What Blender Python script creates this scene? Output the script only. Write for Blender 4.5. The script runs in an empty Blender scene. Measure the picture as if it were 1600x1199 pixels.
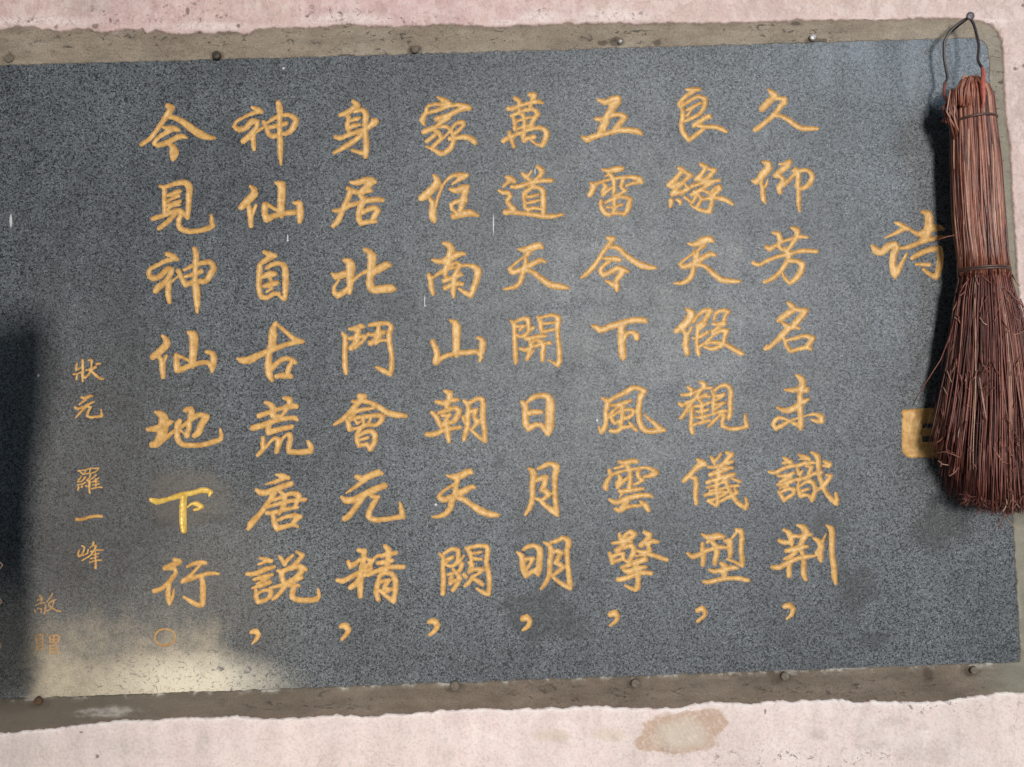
import bpy, math, random
import numpy as np
from mathutils import Matrix, Vector, noise as mnoise
random.seed(7); np.random.seed(7)

# ------------------------------------------------------------------ frame
# One photograph pixel is one millimetre on the wall. Local frame of the wall:
# x to the right, z up, -y out of the wall; the wall hangs plumb and the
# camera is rolled a little, as the phone was.
PX = 0.001
CX, CY = 800.0, 599.5
D = 1.35                       # camera distance from the wall, metres
ROLL = math.radians(1.6)
CZ = 1.62                      # height of the picture centre above the ground
M0 = Matrix.Translation((0, 0, CZ)) @ Matrix.Rotation(ROLL, 4, 'Y')

def P(px, py, h=0.0):
    """point standing h millimetres off the wall (wall-local coordinates)"""
    k = (D - h * 0.001) / D
    return ((px - CX) * PX * k, -h * 0.001, (CY - py) * PX * k)

def F(px, py, h=0.0):
    """point on the wall plane, no perspective correction (flat work)"""
    return ((px - CX) * PX, -h * 0.001, (CY - py) * PX)

scene = bpy.context.scene
col = scene.collection

# ------------------------------------------------------------------ camera
cd = bpy.data.cameras.new('camera')
cam = bpy.data.objects.new('camera', cd)
col.objects.link(cam)
cd.sensor_width = 36.0
cd.lens = 36.0 * D / 1.6
cd.clip_start = 0.05
cd.clip_end = 100
c, s = math.cos(ROLL), math.sin(ROLL)
cam.matrix_world = Matrix(((c, s, 0, 0), (0, 0, -1, -D), (-s, c, 0, CZ), (0, 0, 0, 1)))
scene.camera = cam

# ------------------------------------------------------------------ world and lamps
world = bpy.data.worlds.new('World')
scene.world = world
world.use_nodes = True
wn = world.node_tree
bg = wn.nodes['Background']
bg.inputs['Color'].default_value = (0.80, 0.92, 1.0, 1)
bg.inputs['Strength'].default_value = 0.13

def area(name, loc, target, sx, sy, power, colour, spread=180):
    ld = bpy.data.lights.new(name, 'AREA')
    ld.shape = 'RECTANGLE'; ld.size = sx; ld.size_y = sy
    ld.energy = power; ld.color = colour; ld.spread = math.radians(spread)
    o = bpy.data.objects.new(name, ld); col.objects.link(o)
    l = M0 @ Vector(loc); t = M0 @ Vector(target)
    o.location = l
    o.rotation_euler = (t - l).to_track_quat('-Z', 'Y').to_euler()
    return o
# the open side of the hall behind the photographer, a little to the right
area('doorway_light', (0.90, -5.0, 0.55), (0.0, 0, 0), 0.75, 0.9, 246, (1.0, 0.955, 0.91))
# cooler sky light through a high opening on the right
area('sky_opening', (2.9, -3.2, 2.2), (0.72, 0, 0.15), 1.4, 1.0, 4.6, (0.58, 0.80, 1.0), 48)
# daylight bounced off the bright paving outside, low and to the left
area('paving_bounce', (-1.36, -1.5, -1.25), (-0.36, 0, -0.47), 0.55, 0.60, 0.62, (1.0, 0.88, 0.70), 38)

vs = scene.view_settings
vs.view_transform = 'Standard'
vs.look = 'None'
vs.exposure = 0.0
vs.gamma = 1.0
vs.use_curve_mapping = False

# ------------------------------------------------------------------ helpers
def smooth(me):
    me.polygons.foreach_set('use_smooth', [True] * len(me.polygons))

def link(name, verts, faces, mat, parent=None, sm=True):
    me = bpy.data.meshes.new(name)
    me.from_pydata([tuple(v) for v in verts], [], faces)
    me.update()
    if sm: smooth(me)
    o = bpy.data.objects.new(name, me)
    me.materials.append(mat)
    col.objects.link(o)
    if parent is not None:
        o.parent = parent
    else:
        o.matrix_world = M0
    return o

def tag(o, label=None, cat=None, group=None, kind=None):
    if label: o['label'] = label
    if cat: o['category'] = cat
    if group: o['group'] = group
    if kind: o['kind'] = kind
    return o

def thing(name, base, label, cat, group=None):
    """an Empty at the thing's base; parts are built relative to it"""
    o = bpy.data.objects.new(name, None)
    o.empty_display_size = 0.05
    col.objects.link(o)
    o.matrix_world = M0 @ Matrix.Translation(base)
    return tag(o, label, cat, group)

class MB:
    """collects tubes into one mesh, with a colour per strand"""
    def __init__(self): self.v = []; self.f = []; self.c = []
    def tube(self, pts, rad, n=5, tone=None, cap=True, closed=False, flat=1.0):
        pts = [Vector(p) for p in pts]
        m = len(pts)
        base = len(self.v)
        tone = random.random() if tone is None else tone
        prev = None
        for i, p in enumerate(pts):
            if closed: t = pts[(i + 1) % m] - pts[i - 1]
            else: t = pts[min(i + 1, m - 1)] - pts[max(i - 1, 0)]
            if t.length < 1e-9: t = Vector((0, 0, 1))
            t.normalize()
            if prev is None:
                a = Vector((0, 1, 0)) if abs(t.y) < 0.9 else Vector((1, 0, 0))
            else: a = prev
            u = (a - t * a.dot(t)).normalized()
            prev = u
            w = t.cross(u)
            r = rad[i] if isinstance(rad, (list, tuple)) else rad
            for k in range(n):
                an = 2 * math.pi * k / n
                self.v.append(p + u * (r * flat * math.cos(an)) + w * (r * math.sin(an)))
                self.c.append(tone)
        for i in range(m if closed else m - 1):
            j = (i + 1) % m
            for k in range(n):
                k2 = (k + 1) % n
                self.f.append((base + i * n + k, base + i * n + k2, base + j * n + k2, base + j * n + k))
        if cap and not closed:
            self.f.append(tuple(base + k for k in range(n - 1, -1, -1)))
            self.f.append(tuple(base + (m - 1) * n + k for k in range(n)))
    def build(self, name, mat, parent=None, off=(0, 0, 0)):
        o_ = Vector(off)
        o = link(name, [v - o_ for v in self.v], self.f, mat, parent)
        at = o.data.attributes.new('tone', 'FLOAT', 'POINT')
        at.data.foreach_set('value', self.c)
        return o

def lathe(prof, n=20, centre=(0, 0, 0), jit=0.0, lean=(0, 0)):
    """profile of (radius, height) in mm, axis out of the wall"""
    v, f = [], []
    for (r, h) in prof:
        for k in range(n):
            a = 2 * math.pi * k / n
            q = r * (1 + jit * (mnoise.noise(Vector((math.cos(a) * 1.3 + centre[0] * 50, math.sin(a) * 1.3, h * .2)))))
            v.append((centre[0] + q * math.cos(a) * PX + lean[0] * h * PX, centre[1] - h * PX,
                      centre[2] + q * math.sin(a) * PX + lean[1] * h * PX))
    m = len(prof)
    for i in range(m - 1):
        for k in range(n):
            k2 = (k + 1) % n
            f.append((i * n + k, i * n + k2, (i + 1) * n + k2, (i + 1) * n + k))
    f.append(tuple((m - 1) * n + k for k in range(n)))
    return v, f

# ------------------------------------------------------------------ node helper
class NT:
    def __init__(self, name):
        self.m = bpy.data.materials.new(name); self.m.use_nodes = True
        self.t = self.m.node_tree
        self.b = self.t.nodes['Principled BSDF']
        self.tc = self.t.nodes.new('ShaderNodeTexCoord')
        self.co = self.tc.outputs['Object']
    def n(self, ty, **kw):
        x = self.t.nodes.new(ty)
        for k, v in kw.items(): setattr(x, k, v)
        return x
    def l(self, a, b): self.t.links.new(a, b)
    def put(self, sock, v):
        if hasattr(v, 'links') or hasattr(v, 'is_linked'): self.l(v, sock)
        else:
            if isinstance(v, tuple) and len(v) == 3 and sock.type == 'RGBA': v = v + (1,)
            sock.default_value = v
    def math(self, op, a, b=0.0, c=0.0, clamp=False):
        x = self.n('ShaderNodeMath', operation=op, use_clamp=clamp)
        self.put(x.inputs[0], a); self.put(x.inputs[1], b)
        if op in ('MULTIPLY_ADD', 'SMOOTH_MIN', 'SMOOTH_MAX'): self.put(x.inputs[2], c)
        return x.outputs[0]
    def noise(self, scale, detail=3, rough=0.55, vec=None, stretch=None, dist=0.0):
        x = self.n('ShaderNodeTexNoise')
        x.inputs['Scale'].default_value = scale; x.inputs['Detail'].default_value = detail
        x.inputs['Roughness'].default_value = rough; x.inputs['Distortion'].default_value = dist
        v = vec or self.co
        if stretch:
            mp = self.n('ShaderNodeMapping'); mp.inputs['Scale'].default_value = stretch
            self.l(v, mp.inputs['Vector']); v = mp.outputs[0]
        self.l(v, x.inputs['Vector'])
        return x.outputs['Fac']
    def voro(self, scale, out='Color', stretch=None, rnd=1.0):
        x = self.n('ShaderNodeTexVoronoi'); x.inputs['Scale'].default_value = scale
        x.inputs['Randomness'].default_value = rnd
        v = self.co
        if stretch:
            mp = self.n('ShaderNodeMapping'); mp.inputs['Scale'].default_value = stretch
            self.l(v, mp.inputs['Vector']); v = mp.outputs[0]
        self.l(v, x.inputs['Vector'])
        return x.outputs[out]
    def ramp(self, fac, stops, interp='LINEAR'):
        x = self.n('ShaderNodeValToRGB'); x.color_ramp.interpolation = interp
        e = x.color_ramp.elements
        while len(e) < len(stops): e.new(0.5)
        for k, (p, c_) in enumerate(stops):
            e[k].position = p
            e[k].color = (c_, c_, c_, 1) if not isinstance(c_, tuple) else c_ + (1,)
        self.l(fac, x.inputs[0])
        return x.outputs[0]
    def mix(self, fac, a, b, mode='MIX'):
        x = self.n('ShaderNodeMix', data_type='RGBA', blend_type=mode)
        self.put(x.inputs[0], fac); self.put(x.inputs[6], a); self.put(x.inputs[7], b)
        return x.outputs[2]
    def spot(self, px, py, rx, ry, soft=0.5, rough=0.35, nscale=40, ang=0.0, wob=None):
        """patch of dirt or paint with a ragged rim, 1 inside, 0 outside"""
        mp = self.n('ShaderNodeMapping')
        mp.vector_type = 'TEXTURE'
        x, y, z = F(px, py)
        mp.inputs['Location'].default_value = (x, 0, z)
        mp.inputs['Rotation'].default_value = (0, ang, 0)
        mp.inputs['Scale'].default_value = (rx * PX, 1e3, ry * PX)
        self.l(self.co, mp.inputs['Vector'])
        ln = self.n('ShaderNodeVectorMath', operation='LENGTH')
        self.l(mp.outputs[0], ln.inputs[0])
        d = ln.outputs['Value']
        if rough:
            nz = wob or self.noise(nscale, 4, 0.6)
            d = self.math('ADD', d, self.math('MULTIPLY', self.math('SUBTRACT', nz, 0.5), rough * 7))
        mr = self.n('ShaderNodeMapRange', interpolation_type='SMOOTHSTEP')
        self.l(d, mr.inputs[0])
        mr.inputs[1].default_value = 1.0 + soft * 0.5; mr.inputs[2].default_value = 1.0 - soft * 0.5
        return mr.outputs[0]
    def span(self, v, a, b):
        mr = self.n('ShaderNodeMapRange', interpolation_type='SMOOTHSTEP'); self.put(mr.inputs[0], v)
        if a < b: mr.inputs[1].default_value = a; mr.inputs[2].default_value = b
        else:
            mr.inputs[1].default_value = b; mr.inputs[2].default_value = a
            mr.inputs[3].default_value = 1.0; mr.inputs[4].default_value = 0.0
        return mr.outputs[0]
    def bump(self, h, strength=0.3, dist=0.001, prev=None):
        x = self.n('ShaderNodeBump'); x.inputs['Strength'].default_value = strength
        x.inputs['Distance'].default_value = dist
        self.l(h, x.inputs['Height'])
        if prev is not None: self.l(prev, x.inputs['Normal'])
        return x.outputs[0]
    def out(self, colour, rough=0.6, normal=None, spec=0.5, metal=0.0):
        self.put(self.b.inputs['Base Color'], colour)
        self.put(self.b.inputs['Roughness'], rough)
        self.put(self.b.inputs['Specular IOR Level'], spec)
        self.put(self.b.inputs['Metallic'], metal)
        if normal is not None: self.l(normal, self.b.inputs['Normal'])
        return self.m
# ------------------------------------------------------------------ materials
def mat_stone():
    t = NT('dark_granite')
    cell = t.voro(560)
    sep = t.n('ShaderNodeSeparateColor'); t.l(cell, sep.inputs[0])
    grain = t.ramp(sep.outputs[0], [(0.0, (0.005, 0.006, 0.008)), (0.20, (0.016, 0.019, 0.023)), (0.34, (0.078, 0.088, 0.098)),
                                    (0.80, (0.106, 0.119, 0.131)), (1.0, (0.188, 0.203, 0.216))])
    fine = t.noise(620, 2, 0.6)
    grain = t.mix(0.75, grain, t.ramp(fine, [(0.36, 0.32), (0.47, 0.97), (0.70, 1.22)]), 'MULTIPLY')
    big = t.noise(5.5, 4, 0.6)
    grain = t.mix(1.0, grain, t.ramp(big, [(0.28, 0.74), (0.72, 1.24)]), 'MULTIPLY')
    streak = t.noise(26, 3, 0.6, stretch=(1.0, 1.0, 0.16))
    grain = t.mix(0.55, grain, t.ramp(streak, [(0.3, 0.82), (0.7, 1.2)]), 'MULTIPLY')
    wob = t.noise(22, 5, 0.62)
    wob2 = t.noise(90, 4, 0.65)
    # wet and greasy darker patches
    dark = 0.0
    for a in [(846, 962, 62, 40, .9, .30), (1338, 922, 26, 30, 1.0, .4), (1462, 826, 46, 32, 1.6, .3),
              (1292, 832, 22, 26, 1.0, .4), (1365, 1003, 22, 13, .9, .3),
              (262, 816, 30, 8, .9, .2), (330, 812, 26, 9, .9, .2), (1520, 880, 12, 4, .8, .2), (1518, 891, 9, 3, .8, .2), (780, 722, 9, 14, 1.6, .3)]:
        m_ = t.spot(*a[:4], soft=a[4] * 0.5, rough=a[5], wob=wob)
        dark = m_ if dark == 0.0 else t.math('MAXIMUM', dark, m_)
    dark = t.math('MULTIPLY', dark, t.ramp(wob2, [(0.36, 0.35), (0.55, 1.0)]))
    col_ = t.mix(t.math('MULTIPLY', dark, 0.52), grain, (0.020, 0.021, 0.020))
    # brown dust that lies over the lower left of the slab
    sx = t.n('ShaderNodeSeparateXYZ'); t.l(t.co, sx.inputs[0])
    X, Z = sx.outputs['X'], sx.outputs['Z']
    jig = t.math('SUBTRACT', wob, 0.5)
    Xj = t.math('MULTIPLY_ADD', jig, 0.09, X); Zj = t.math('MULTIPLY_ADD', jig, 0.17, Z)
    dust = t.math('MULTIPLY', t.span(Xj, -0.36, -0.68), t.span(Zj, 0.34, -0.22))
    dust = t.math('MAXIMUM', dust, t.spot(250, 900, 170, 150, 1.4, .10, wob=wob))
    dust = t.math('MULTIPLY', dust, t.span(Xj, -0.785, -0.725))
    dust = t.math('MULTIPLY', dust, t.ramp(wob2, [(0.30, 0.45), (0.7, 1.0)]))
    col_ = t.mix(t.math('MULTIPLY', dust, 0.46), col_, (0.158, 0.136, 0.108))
    # slurry film and painted-in bright reflection along the bottom left edge, rubbed and scratched
    slur_glow = t.math('MULTIPLY', t.span(Zj, -0.335, -0.485), t.span(t.math('MULTIPLY_ADD', Z, 0.25, Xj), -0.525, -0.585))
    slur_glow = t.math('MULTIPLY', slur_glow, t.span(Xj, -0.775, -0.735))
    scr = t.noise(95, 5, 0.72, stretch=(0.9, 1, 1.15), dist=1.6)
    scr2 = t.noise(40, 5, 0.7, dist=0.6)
    slur_glow = t.math('MULTIPLY', slur_glow, t.ramp(scr, [(0.34, 0.35), (0.43, 1.0)]))
    slur_glow = t.math('MULTIPLY', slur_glow, t.ramp(scr2, [(0.34, 0.72), (0.55, 1.0)]))
    slur_glow = t.math('MULTIPLY', slur_glow, t.ramp(fine, [(0.36, 0.40), (0.50, 1.0)]))
    col_ = t.mix(t.math('MULTIPLY', slur_glow, 0.74), col_, t.mix(scr2, (0.49, 0.40, 0.27), (0.66, 0.56, 0.405)))
    lime_glow = t.math('MULTIPLY', t.spot(305, 1066, 110, 34, 1.5, .06, wob=wob), t.ramp(scr, [(0.38, 0.1), (0.46, 1.0)]))  # brightest part of the reflection, painted as a pale patch
    col_ = t.mix(t.math('MULTIPLY', t.math('MULTIPLY', lime_glow, t.ramp(fine, [(0.34, 0.6), (0.48, 1.0)])), 0.70), col_, (0.78, 0.71, 0.56))
    # scuffed ring round the regilded character
    scuff = t.math('MULTIPLY', t.spot(292, 778, 62, 46, 0.5, .10, wob=wob), t.ramp(wob2, [(0.34, 0.3), (0.6, 1.0)]))
    col_ = t.mix(t.math('MULTIPLY', scuff, 0.60), col_, (0.150, 0.125, 0.100))
    # bluish sky sheen, upper right, painted in as pale streaks
    sky_sheen = t.spot(1480, 90, 210, 60, 1.6, .5, wob=wob)
    sky_sheen = t.math('MULTIPLY', sky_sheen, t.ramp(streak, [(0.35, 0.1), (0.62, 1.0)]))
    col_ = t.mix(t.math('MULTIPLY', sky_sheen, 0.30), col_, (0.24, 0.27, 0.30))
    # white paint drips and specks
    w = 0.0
    for a in [(449.5, 371, 0.9, 4.5, .5), (449.5, 376, 1.5, 1.6, .4), (771, 351, 0.8, 15, .8), (663.5, 470, 0.7, 8, .8), (664, 478, 1.5, 1.0, .5),
              (443, 107, 1.9, 1.9, .3), (933, 657, 1.7, 1.7, .3), (17, 345, 2.0, 10, .9), (60, 587, 1.6, 2.4, .5), (836, 268, 0.7, 5, .8), (681, 789, 2, 1.8, .9)]:
        m_ = t.spot(a[0], a[1], a[2], a[3], a[4], 0)
        w = m_ if w == 0.0 else t.math('MAXIMUM', w, m_)
    col_ = t.mix(t.math('MULTIPLY', w, 0.85), col_, (0.62, 0.63, 0.64))
    rough = t.ramp(wob, [(0.3, 0.44), (0.7, 0.56)])
    rough = t.math('ADD', rough, t.math('MULTIPLY', slur_glow, 0.1), clamp=True)
    bm = t.bump(fine, 0.12, 0.0006)
    bm = t.bump(big, 0.10, 0.002, bm)
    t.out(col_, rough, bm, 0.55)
    return t.m

def mat_gilt(name, a, b, edge, rough, metal, alpha=1.0):
    t = NT(name)
    n1 = t.noise(120, 5, 0.68); n2 = t.noise(420, 3, 0.65)
    c_ = t.mix(t.ramp(n1, [(0.38, 0.0), (0.62, 1.0)]), a, b)
    c_ = t.mix(t.math('MULTIPLY', t.ramp(n2, [(0.58, 0.0), (0.74, 1.0)]), 0.55), c_, edge)
    if alpha < 1:
        c_ = t.mix(t.ramp(t.noise(300, 3, .7), [(0.38, 1 - alpha), (0.62, 0.0)]), c_, (0.15, 0.125, 0.095))
    br = t.noise(230, 3, 0.6, stretch=(1, 1, 0.35))
    bm = t.bump(br, 0.5, 0.0014)
    return t.out(c_, rough, bm, 0.5, metal)

def mat_mortar():
    t = NT('cement_mortar')
    n1 = t.noise(7, 5, 0.62); n2 = t.noise(55, 5, 0.65, stretch=(0.35, 1, 1)); n3 = t.noise(420, 3, 0.6)
    c_ = t.ramp(n1, [(0.25, (0.205, 0.162, 0.120)), (0.55, (0.295, 0.243, 0.187)), (0.8, (0.345, 0.298, 0.240))])
    c_ = t.mix(0.8, c_, t.ramp(n2, [(0.3, 0.72), (0.7, 1.22)]), 'MULTIPLY')
    c_ = t.mix(0.8, c_, t.ramp(n3, [(0.32, 0.66), (0.5, 1.0), (0.7, 1.2)]), 'MULTIPLY')
    # the lower strip is darker and browner, most of all to the left
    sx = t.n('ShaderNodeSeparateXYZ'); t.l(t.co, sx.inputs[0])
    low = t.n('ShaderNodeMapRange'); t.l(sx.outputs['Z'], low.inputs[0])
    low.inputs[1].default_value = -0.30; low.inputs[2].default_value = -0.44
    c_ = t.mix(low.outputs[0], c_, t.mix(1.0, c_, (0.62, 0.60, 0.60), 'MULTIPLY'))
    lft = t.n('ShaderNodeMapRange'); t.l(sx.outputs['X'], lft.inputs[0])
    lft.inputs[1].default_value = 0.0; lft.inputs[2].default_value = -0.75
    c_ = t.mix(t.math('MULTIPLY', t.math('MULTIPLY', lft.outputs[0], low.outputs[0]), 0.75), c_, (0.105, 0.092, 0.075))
    # greenish grey on the right strip
    gr = t.n('ShaderNodeMapRange'); t.l(sx.outputs['X'], gr.inputs[0])
    gr.inputs[1].default_value = 0.72; gr.inputs[2].default_value = 0.78
    c_ = t.mix(t.math('MULTIPLY', gr.outputs[0], 0.6), c_, t.mix(n2, (0.20, 0.20, 0.155), (0.30, 0.295, 0.235)))
    # pits and rust round the fixings
    pit = t.ramp(t.noise(95, 4, 0.75, stretch=(0.55, 1, 1.2), dist=0.8), [(0.585, 0.0), (0.625, 1.0)])
    zone = 0.0
    wob = t.noise(70, 4, 0.65)
    for a in [(560, 55, 150, 26, 1.2), (968, 55, 70, 24, 1.2), (790, 55, 40, 14, 1.2), (240, 62, 220, 20, 1.4),
              (1255, 60, 60, 20, 1.3), (480, 1096, 120, 14, 1.3), (900, 1085, 160, 16, 1.3), (1330, 1075, 200, 18, 1.4), (1562, 140, 16, 120, 1.3), (1180, 48, 60, 14, 1.3)]:
        m_ = t.spot(*a[:4], soft=a[4], rough=.3, wob=wob)
        zone = m_ if zone == 0.0 else t.math('MAXIMUM', zone, m_)
    c_ = t.mix(t.math('MULTIPLY', t.math('MULTIPLY', pit, zone), 0.75), c_, (0.055, 0.045, 0.038))
    st = 0.0
    for a in [(962, 67, 13, 7, .6), (942, 68, 9, 4, .6), (1268, 66, 14, 7, .7), (1245, 70, 8, 4, .5), (1285, 66, 7, 4, .5),
              (1027, 68, 6, 5, .8), (340, 90, 11, 9, .8), (15, 92, 9, 7, .9), (648, 80, 11, 8, .9), (540, 88, 12, 3, .7), (62, 1094, 16, 12, .9),
              (711, 1072, 15, 11, .8), (990, 1066, 10, 10, .9), (1219, 1057, 18, 10, .9), (1449, 1054, 8, 11, .9), (1514, 1048, 14, 10, .9), (1242, 38, 8, 3, .6)]:
        m_ = t.spot(*a[:4], soft=a[4], rough=.25, wob=wob)
        st = m_ if st == 0.0 else t.math('MAXIMUM', st, m_)
    c_ = t.mix(t.math('MULTIPLY', st, 0.72), c_, (0.070, 0.052, 0.038))
    # lime splashes
    wl = 0.0
    for a in [(1232, 1049, 12, 5, 1), (1524, 1040, 10, 5, 1), (721, 1063, 14, 5, 1), (1330, 1043, 20, 2.5, 1), (62, 1088, 22, 5, 1.2), (160, 1112, 44, 7, 1.4),
              (180, 52, 5, 3, .6), (292, 65, 2, 2, .4), (665, 84, 4, 2, .5)]:
        m_ = t.spot(*a[:4], soft=a[4], rough=.3, wob=wob)
        wl = m_ if wl == 0.0 else t.math('MAXIMUM', wl, m_)
    wl = t.math('MULTIPLY', wl, t.ramp(n2, [(0.42, 0.05), (0.58, 1.0)]))
    c_ = t.mix(t.math('MULTIPLY', wl, 0.6), c_, (0.52, 0.49, 0.45))
    lip = t.n('ShaderNodeAttribute', attribute_name='lip').outputs['Fac']
    crust = t.noise(26, 6, 0.72)
    lime_glow = t.math('MULTIPLY', t.math('MULTIPLY', lip, t.ramp(crust, [(0.50, 0.0), (0.60, 1.0)])), t.math('MULTIPLY_ADD', low.outputs[0], 0.75, 0.25))
    c_ = t.mix(t.math('MULTIPLY', lime_glow, 0.7), c_, (0.56, 0.52, 0.46))
    # brown skim of old paint left under the torn plaster edge
    rim = t.n('ShaderNodeAttribute', attribute_name='rim').outputs['Fac']
    skim = t.math('MULTIPLY', rim, t.ramp(t.noise(28, 4, 0.65), [(0.40, 0.0), (0.56, 1.0)]))
    c_ = t.mix(t.math('MULTIPLY', skim, 0.6), c_, (0.155, 0.105, 0.082))
    h = t.math('ADD', t.math('MULTIPLY', n2, 1.0), t.math('MULTIPLY', n3, 0.6))
    bm = t.bump(h, 0.7, 0.003)
    bm = t.bump(t.math('MULTIPLY', pit, zone), 0.6, -0.002, bm)
    return t.out(c_, 0.88, bm, 0.25)

def mat_plaster():
    t = NT('pink_limewash')
    sx = t.n('ShaderNodeSeparateXYZ'); t.l(t.co, sx.inputs[0])
    n1 = t.noise(4.5, 5, 0.6); n2 = t.noise(30, 5, 0.65); n3 = t.noise(260, 4, 0.65); n4 = t.noise(24, 4, 0.6, stretch=(1, 1, 0.25))
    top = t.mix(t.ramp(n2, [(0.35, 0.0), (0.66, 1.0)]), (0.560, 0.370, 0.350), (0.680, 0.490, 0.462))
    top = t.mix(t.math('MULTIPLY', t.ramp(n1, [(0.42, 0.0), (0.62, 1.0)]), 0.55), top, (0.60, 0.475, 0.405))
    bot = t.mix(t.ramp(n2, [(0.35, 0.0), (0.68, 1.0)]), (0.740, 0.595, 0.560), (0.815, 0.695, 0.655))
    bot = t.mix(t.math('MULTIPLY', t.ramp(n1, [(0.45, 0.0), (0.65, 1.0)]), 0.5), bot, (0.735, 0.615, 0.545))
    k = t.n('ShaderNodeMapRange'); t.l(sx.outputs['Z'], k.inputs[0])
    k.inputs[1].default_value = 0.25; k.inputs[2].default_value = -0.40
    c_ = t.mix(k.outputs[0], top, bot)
    lf = t.n('ShaderNodeMapRange'); t.l(sx.outputs['X'], lf.inputs[0])
    lf.inputs[1].default_value = -0.05; lf.inputs[2].default_value = -0.8
    c_ = t.mix(t.math('MULTIPLY', t.math('MULTIPLY', lf.outputs[0], k.outputs[0]), 0.9), c_, t.mix(n2, (0.53, 0.445, 0.435), (0.66, 0.575, 0.56)))
    # greyer, rubbed plaster on the right hand side of the upper wall
    rt = t.n('ShaderNodeMapRange'); t.l(sx.outputs['X'], rt.inputs[0])
    rt.inputs[1].default_value = 0.1; rt.inputs[2].default_value = 0.75
    up = t.math('SUBTRACT', 1.0, k.outputs[0])
    c_ = t.mix(t.math('MULTIPLY', t.math('MULTIPLY', rt.outputs[0], up), 0.75), c_, t.mix(n2, (0.47, 0.355, 0.310), (0.68, 0.545, 0.49)))
    c_ = t.mix(0.55, c_, t.ramp(n3, [(0.32, 0.66), (0.50, 1.0), (0.70, 1.12)]), 'MULTIPLY')
    c_ = t.mix(0.6, c_, t.ramp(n4, [(0.32, 0.82), (0.68, 1.10)]), 'MULTIPLY')
    wob = t.noise(38, 5, 0.65); wob2 = t.noise(150, 4, 0.65)
    flake = t.ramp(t.noise(48, 7, 0.78, stretch=(1, 1, 0.7)), [(0.50, 0.0), (0.57, 1.0)])
    c_ = t.mix(t.math('MULTIPLY', t.math('MULTIPLY', flake, t.math('MULTIPLY_ADD', up, 0.75, 0.25)), 0.42), c_, (0.78, 0.645, 0.60))
    # bright chips of limewash along the upper edge
    ch = 0.0
    for a in [(545, 33, 70, 9, 1), (960, 28, 60, 11, 1), (845, 30, 40, 10, 1), (330, 44, 60, 7, 1.1), (60, 36, 90, 8, 1.2), (790, 38, 22, 6, 1), (1360, 32, 30, 1.6, .8), (1540, 36, 30, 4, 1)]:
        m_ = t.spot(*a[:4], soft=a[4], rough=.3, wob=wob2)
        ch = m_ if ch == 0.0 else t.math('MAXIMUM', ch, m_)
    ch = t.math('MULTIPLY', ch, t.ramp(wob2, [(0.36, 0.15), (0.52, 1.0)]))
    c_ = t.mix(t.math('MULTIPLY', ch, 0.75), c_, (0.835, 0.70, 0.655))
    # soot specks and crumbs
    sp = t.ramp(t.noise(120, 4, 0.75, stretch=(0.8, 1, 1), dist=0.5), [(0.585, 0.0), (0.62, 1.0)])
    zone = 0.0
    for a in [(170, 24, 40, 16, 1.2), (300, 22, 80, 22, 1.2), (640, 36, 120, 12, 1.2), (975, 30, 50, 14, 1.2), (1240, 1185, 160, 22, 1.3), (850, 14, 20, 12, 1.2), (1583, 108, 16, 10, 1.0),
              (1470, 1100, 120, 14, 1.3), (50, 40, 60, 12, 1.2), (520, 22, 70, 14, 1.2)]:
        m_ = t.spot(*a[:4], soft=a[4], rough=.3, wob=wob)
        zone = m_ if zone == 0.0 else t.math('MAXIMUM', zone, m_)
    c_ = t.mix(t.math('MULTIPLY', t.math('MULTIPLY', sp, zone), 0.8), c_, (0.17, 0.12, 0.105))
    dk = 0.0
    for a in [(48, 36, 3, 2.5, .4), (152, 44, 5, 4, .4), (175, 34, 2, 3, .5), (374, 43, 3, 3, .4), (91, 45, 3, 3, .4), (295, 20, 3, 6, .6), (1583, 110, 3, 3, .4), (1597, 11, 4, 3, .5),
              (1596, 105, 2, 3, .5), (130, 1142, 3, 1.6, .5), (155, 1180, 3, 3, .6), (1194, 1110, 2, 4, .6)]:
        m_ = t.spot(*a[:4], soft=a[4], rough=.2, wob=wob2)
        dk = m_ if dk == 0.0 else t.math('MAXIMUM', dk, m_)
    c_ = t.mix(t.math('MULTIPLY', dk, 0.75), c_, (0.16, 0.11, 0.09))
    # grey smudges, lower right, and the damp rust coloured stain
    sm = 0.0
    for a in [(1395, 1125, 30, 6, .9, -.15), (1363, 1163, 28, 6, .9, -.1), (1275, 1146, 16, 9, 1.0, .2), (1440, 1134, 10, 5, .9, 0), (1342, 1135, 8, 24, 1.3, 0), (1494, 1150, 5, 34, 1.1, 0),
              (1578, 1137, 6, 9, .9, 0), (320, 1158, 11, 20, 1.1, .2), (875, 1150, 14, 8, 1.1, 0), (35, 1170, 40, 30, 1.4, 0), (215, 1165, 40, 16, 1.4, 0), (960, 1150, 8, 6, 1, 0), (1450, 1175, 36, 18, 1.3, 0), (1405, 1183, 4, 4, 1, 0), (150, 8, 60, 20, 1.5, 0)]:
        m_ = t.spot(*a[:4], soft=a[4], rough=.2, ang=a[5], wob=wob)
        sm = m_ if sm == 0.0 else t.math('MAXIMUM', sm, m_)
    sm = t.math('MULTIPLY', sm, t.ramp(wob2, [(0.38, 0.15), (0.56, 1.0)]))
    c_ = t.mix(t.math('MULTIPLY', sm, 0.32), c_, (0.36, 0.32, 0.29))
    s1 = t.spot(1060, 1144, 62, 32, .16, .12, wob=wob)
    s2 = t.spot(1105, 1127, 30, 22, .2, .14, wob=wob)
    s3 = t.spot(1010, 1158, 18, 13, .3, .15, wob=wob)
    stn = t.math('MAXIMUM', t.math('MAXIMUM', s1, s2), s3)
    core = t.spot(1062, 1146, 40, 22, .9, .2, wob=wob)
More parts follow.
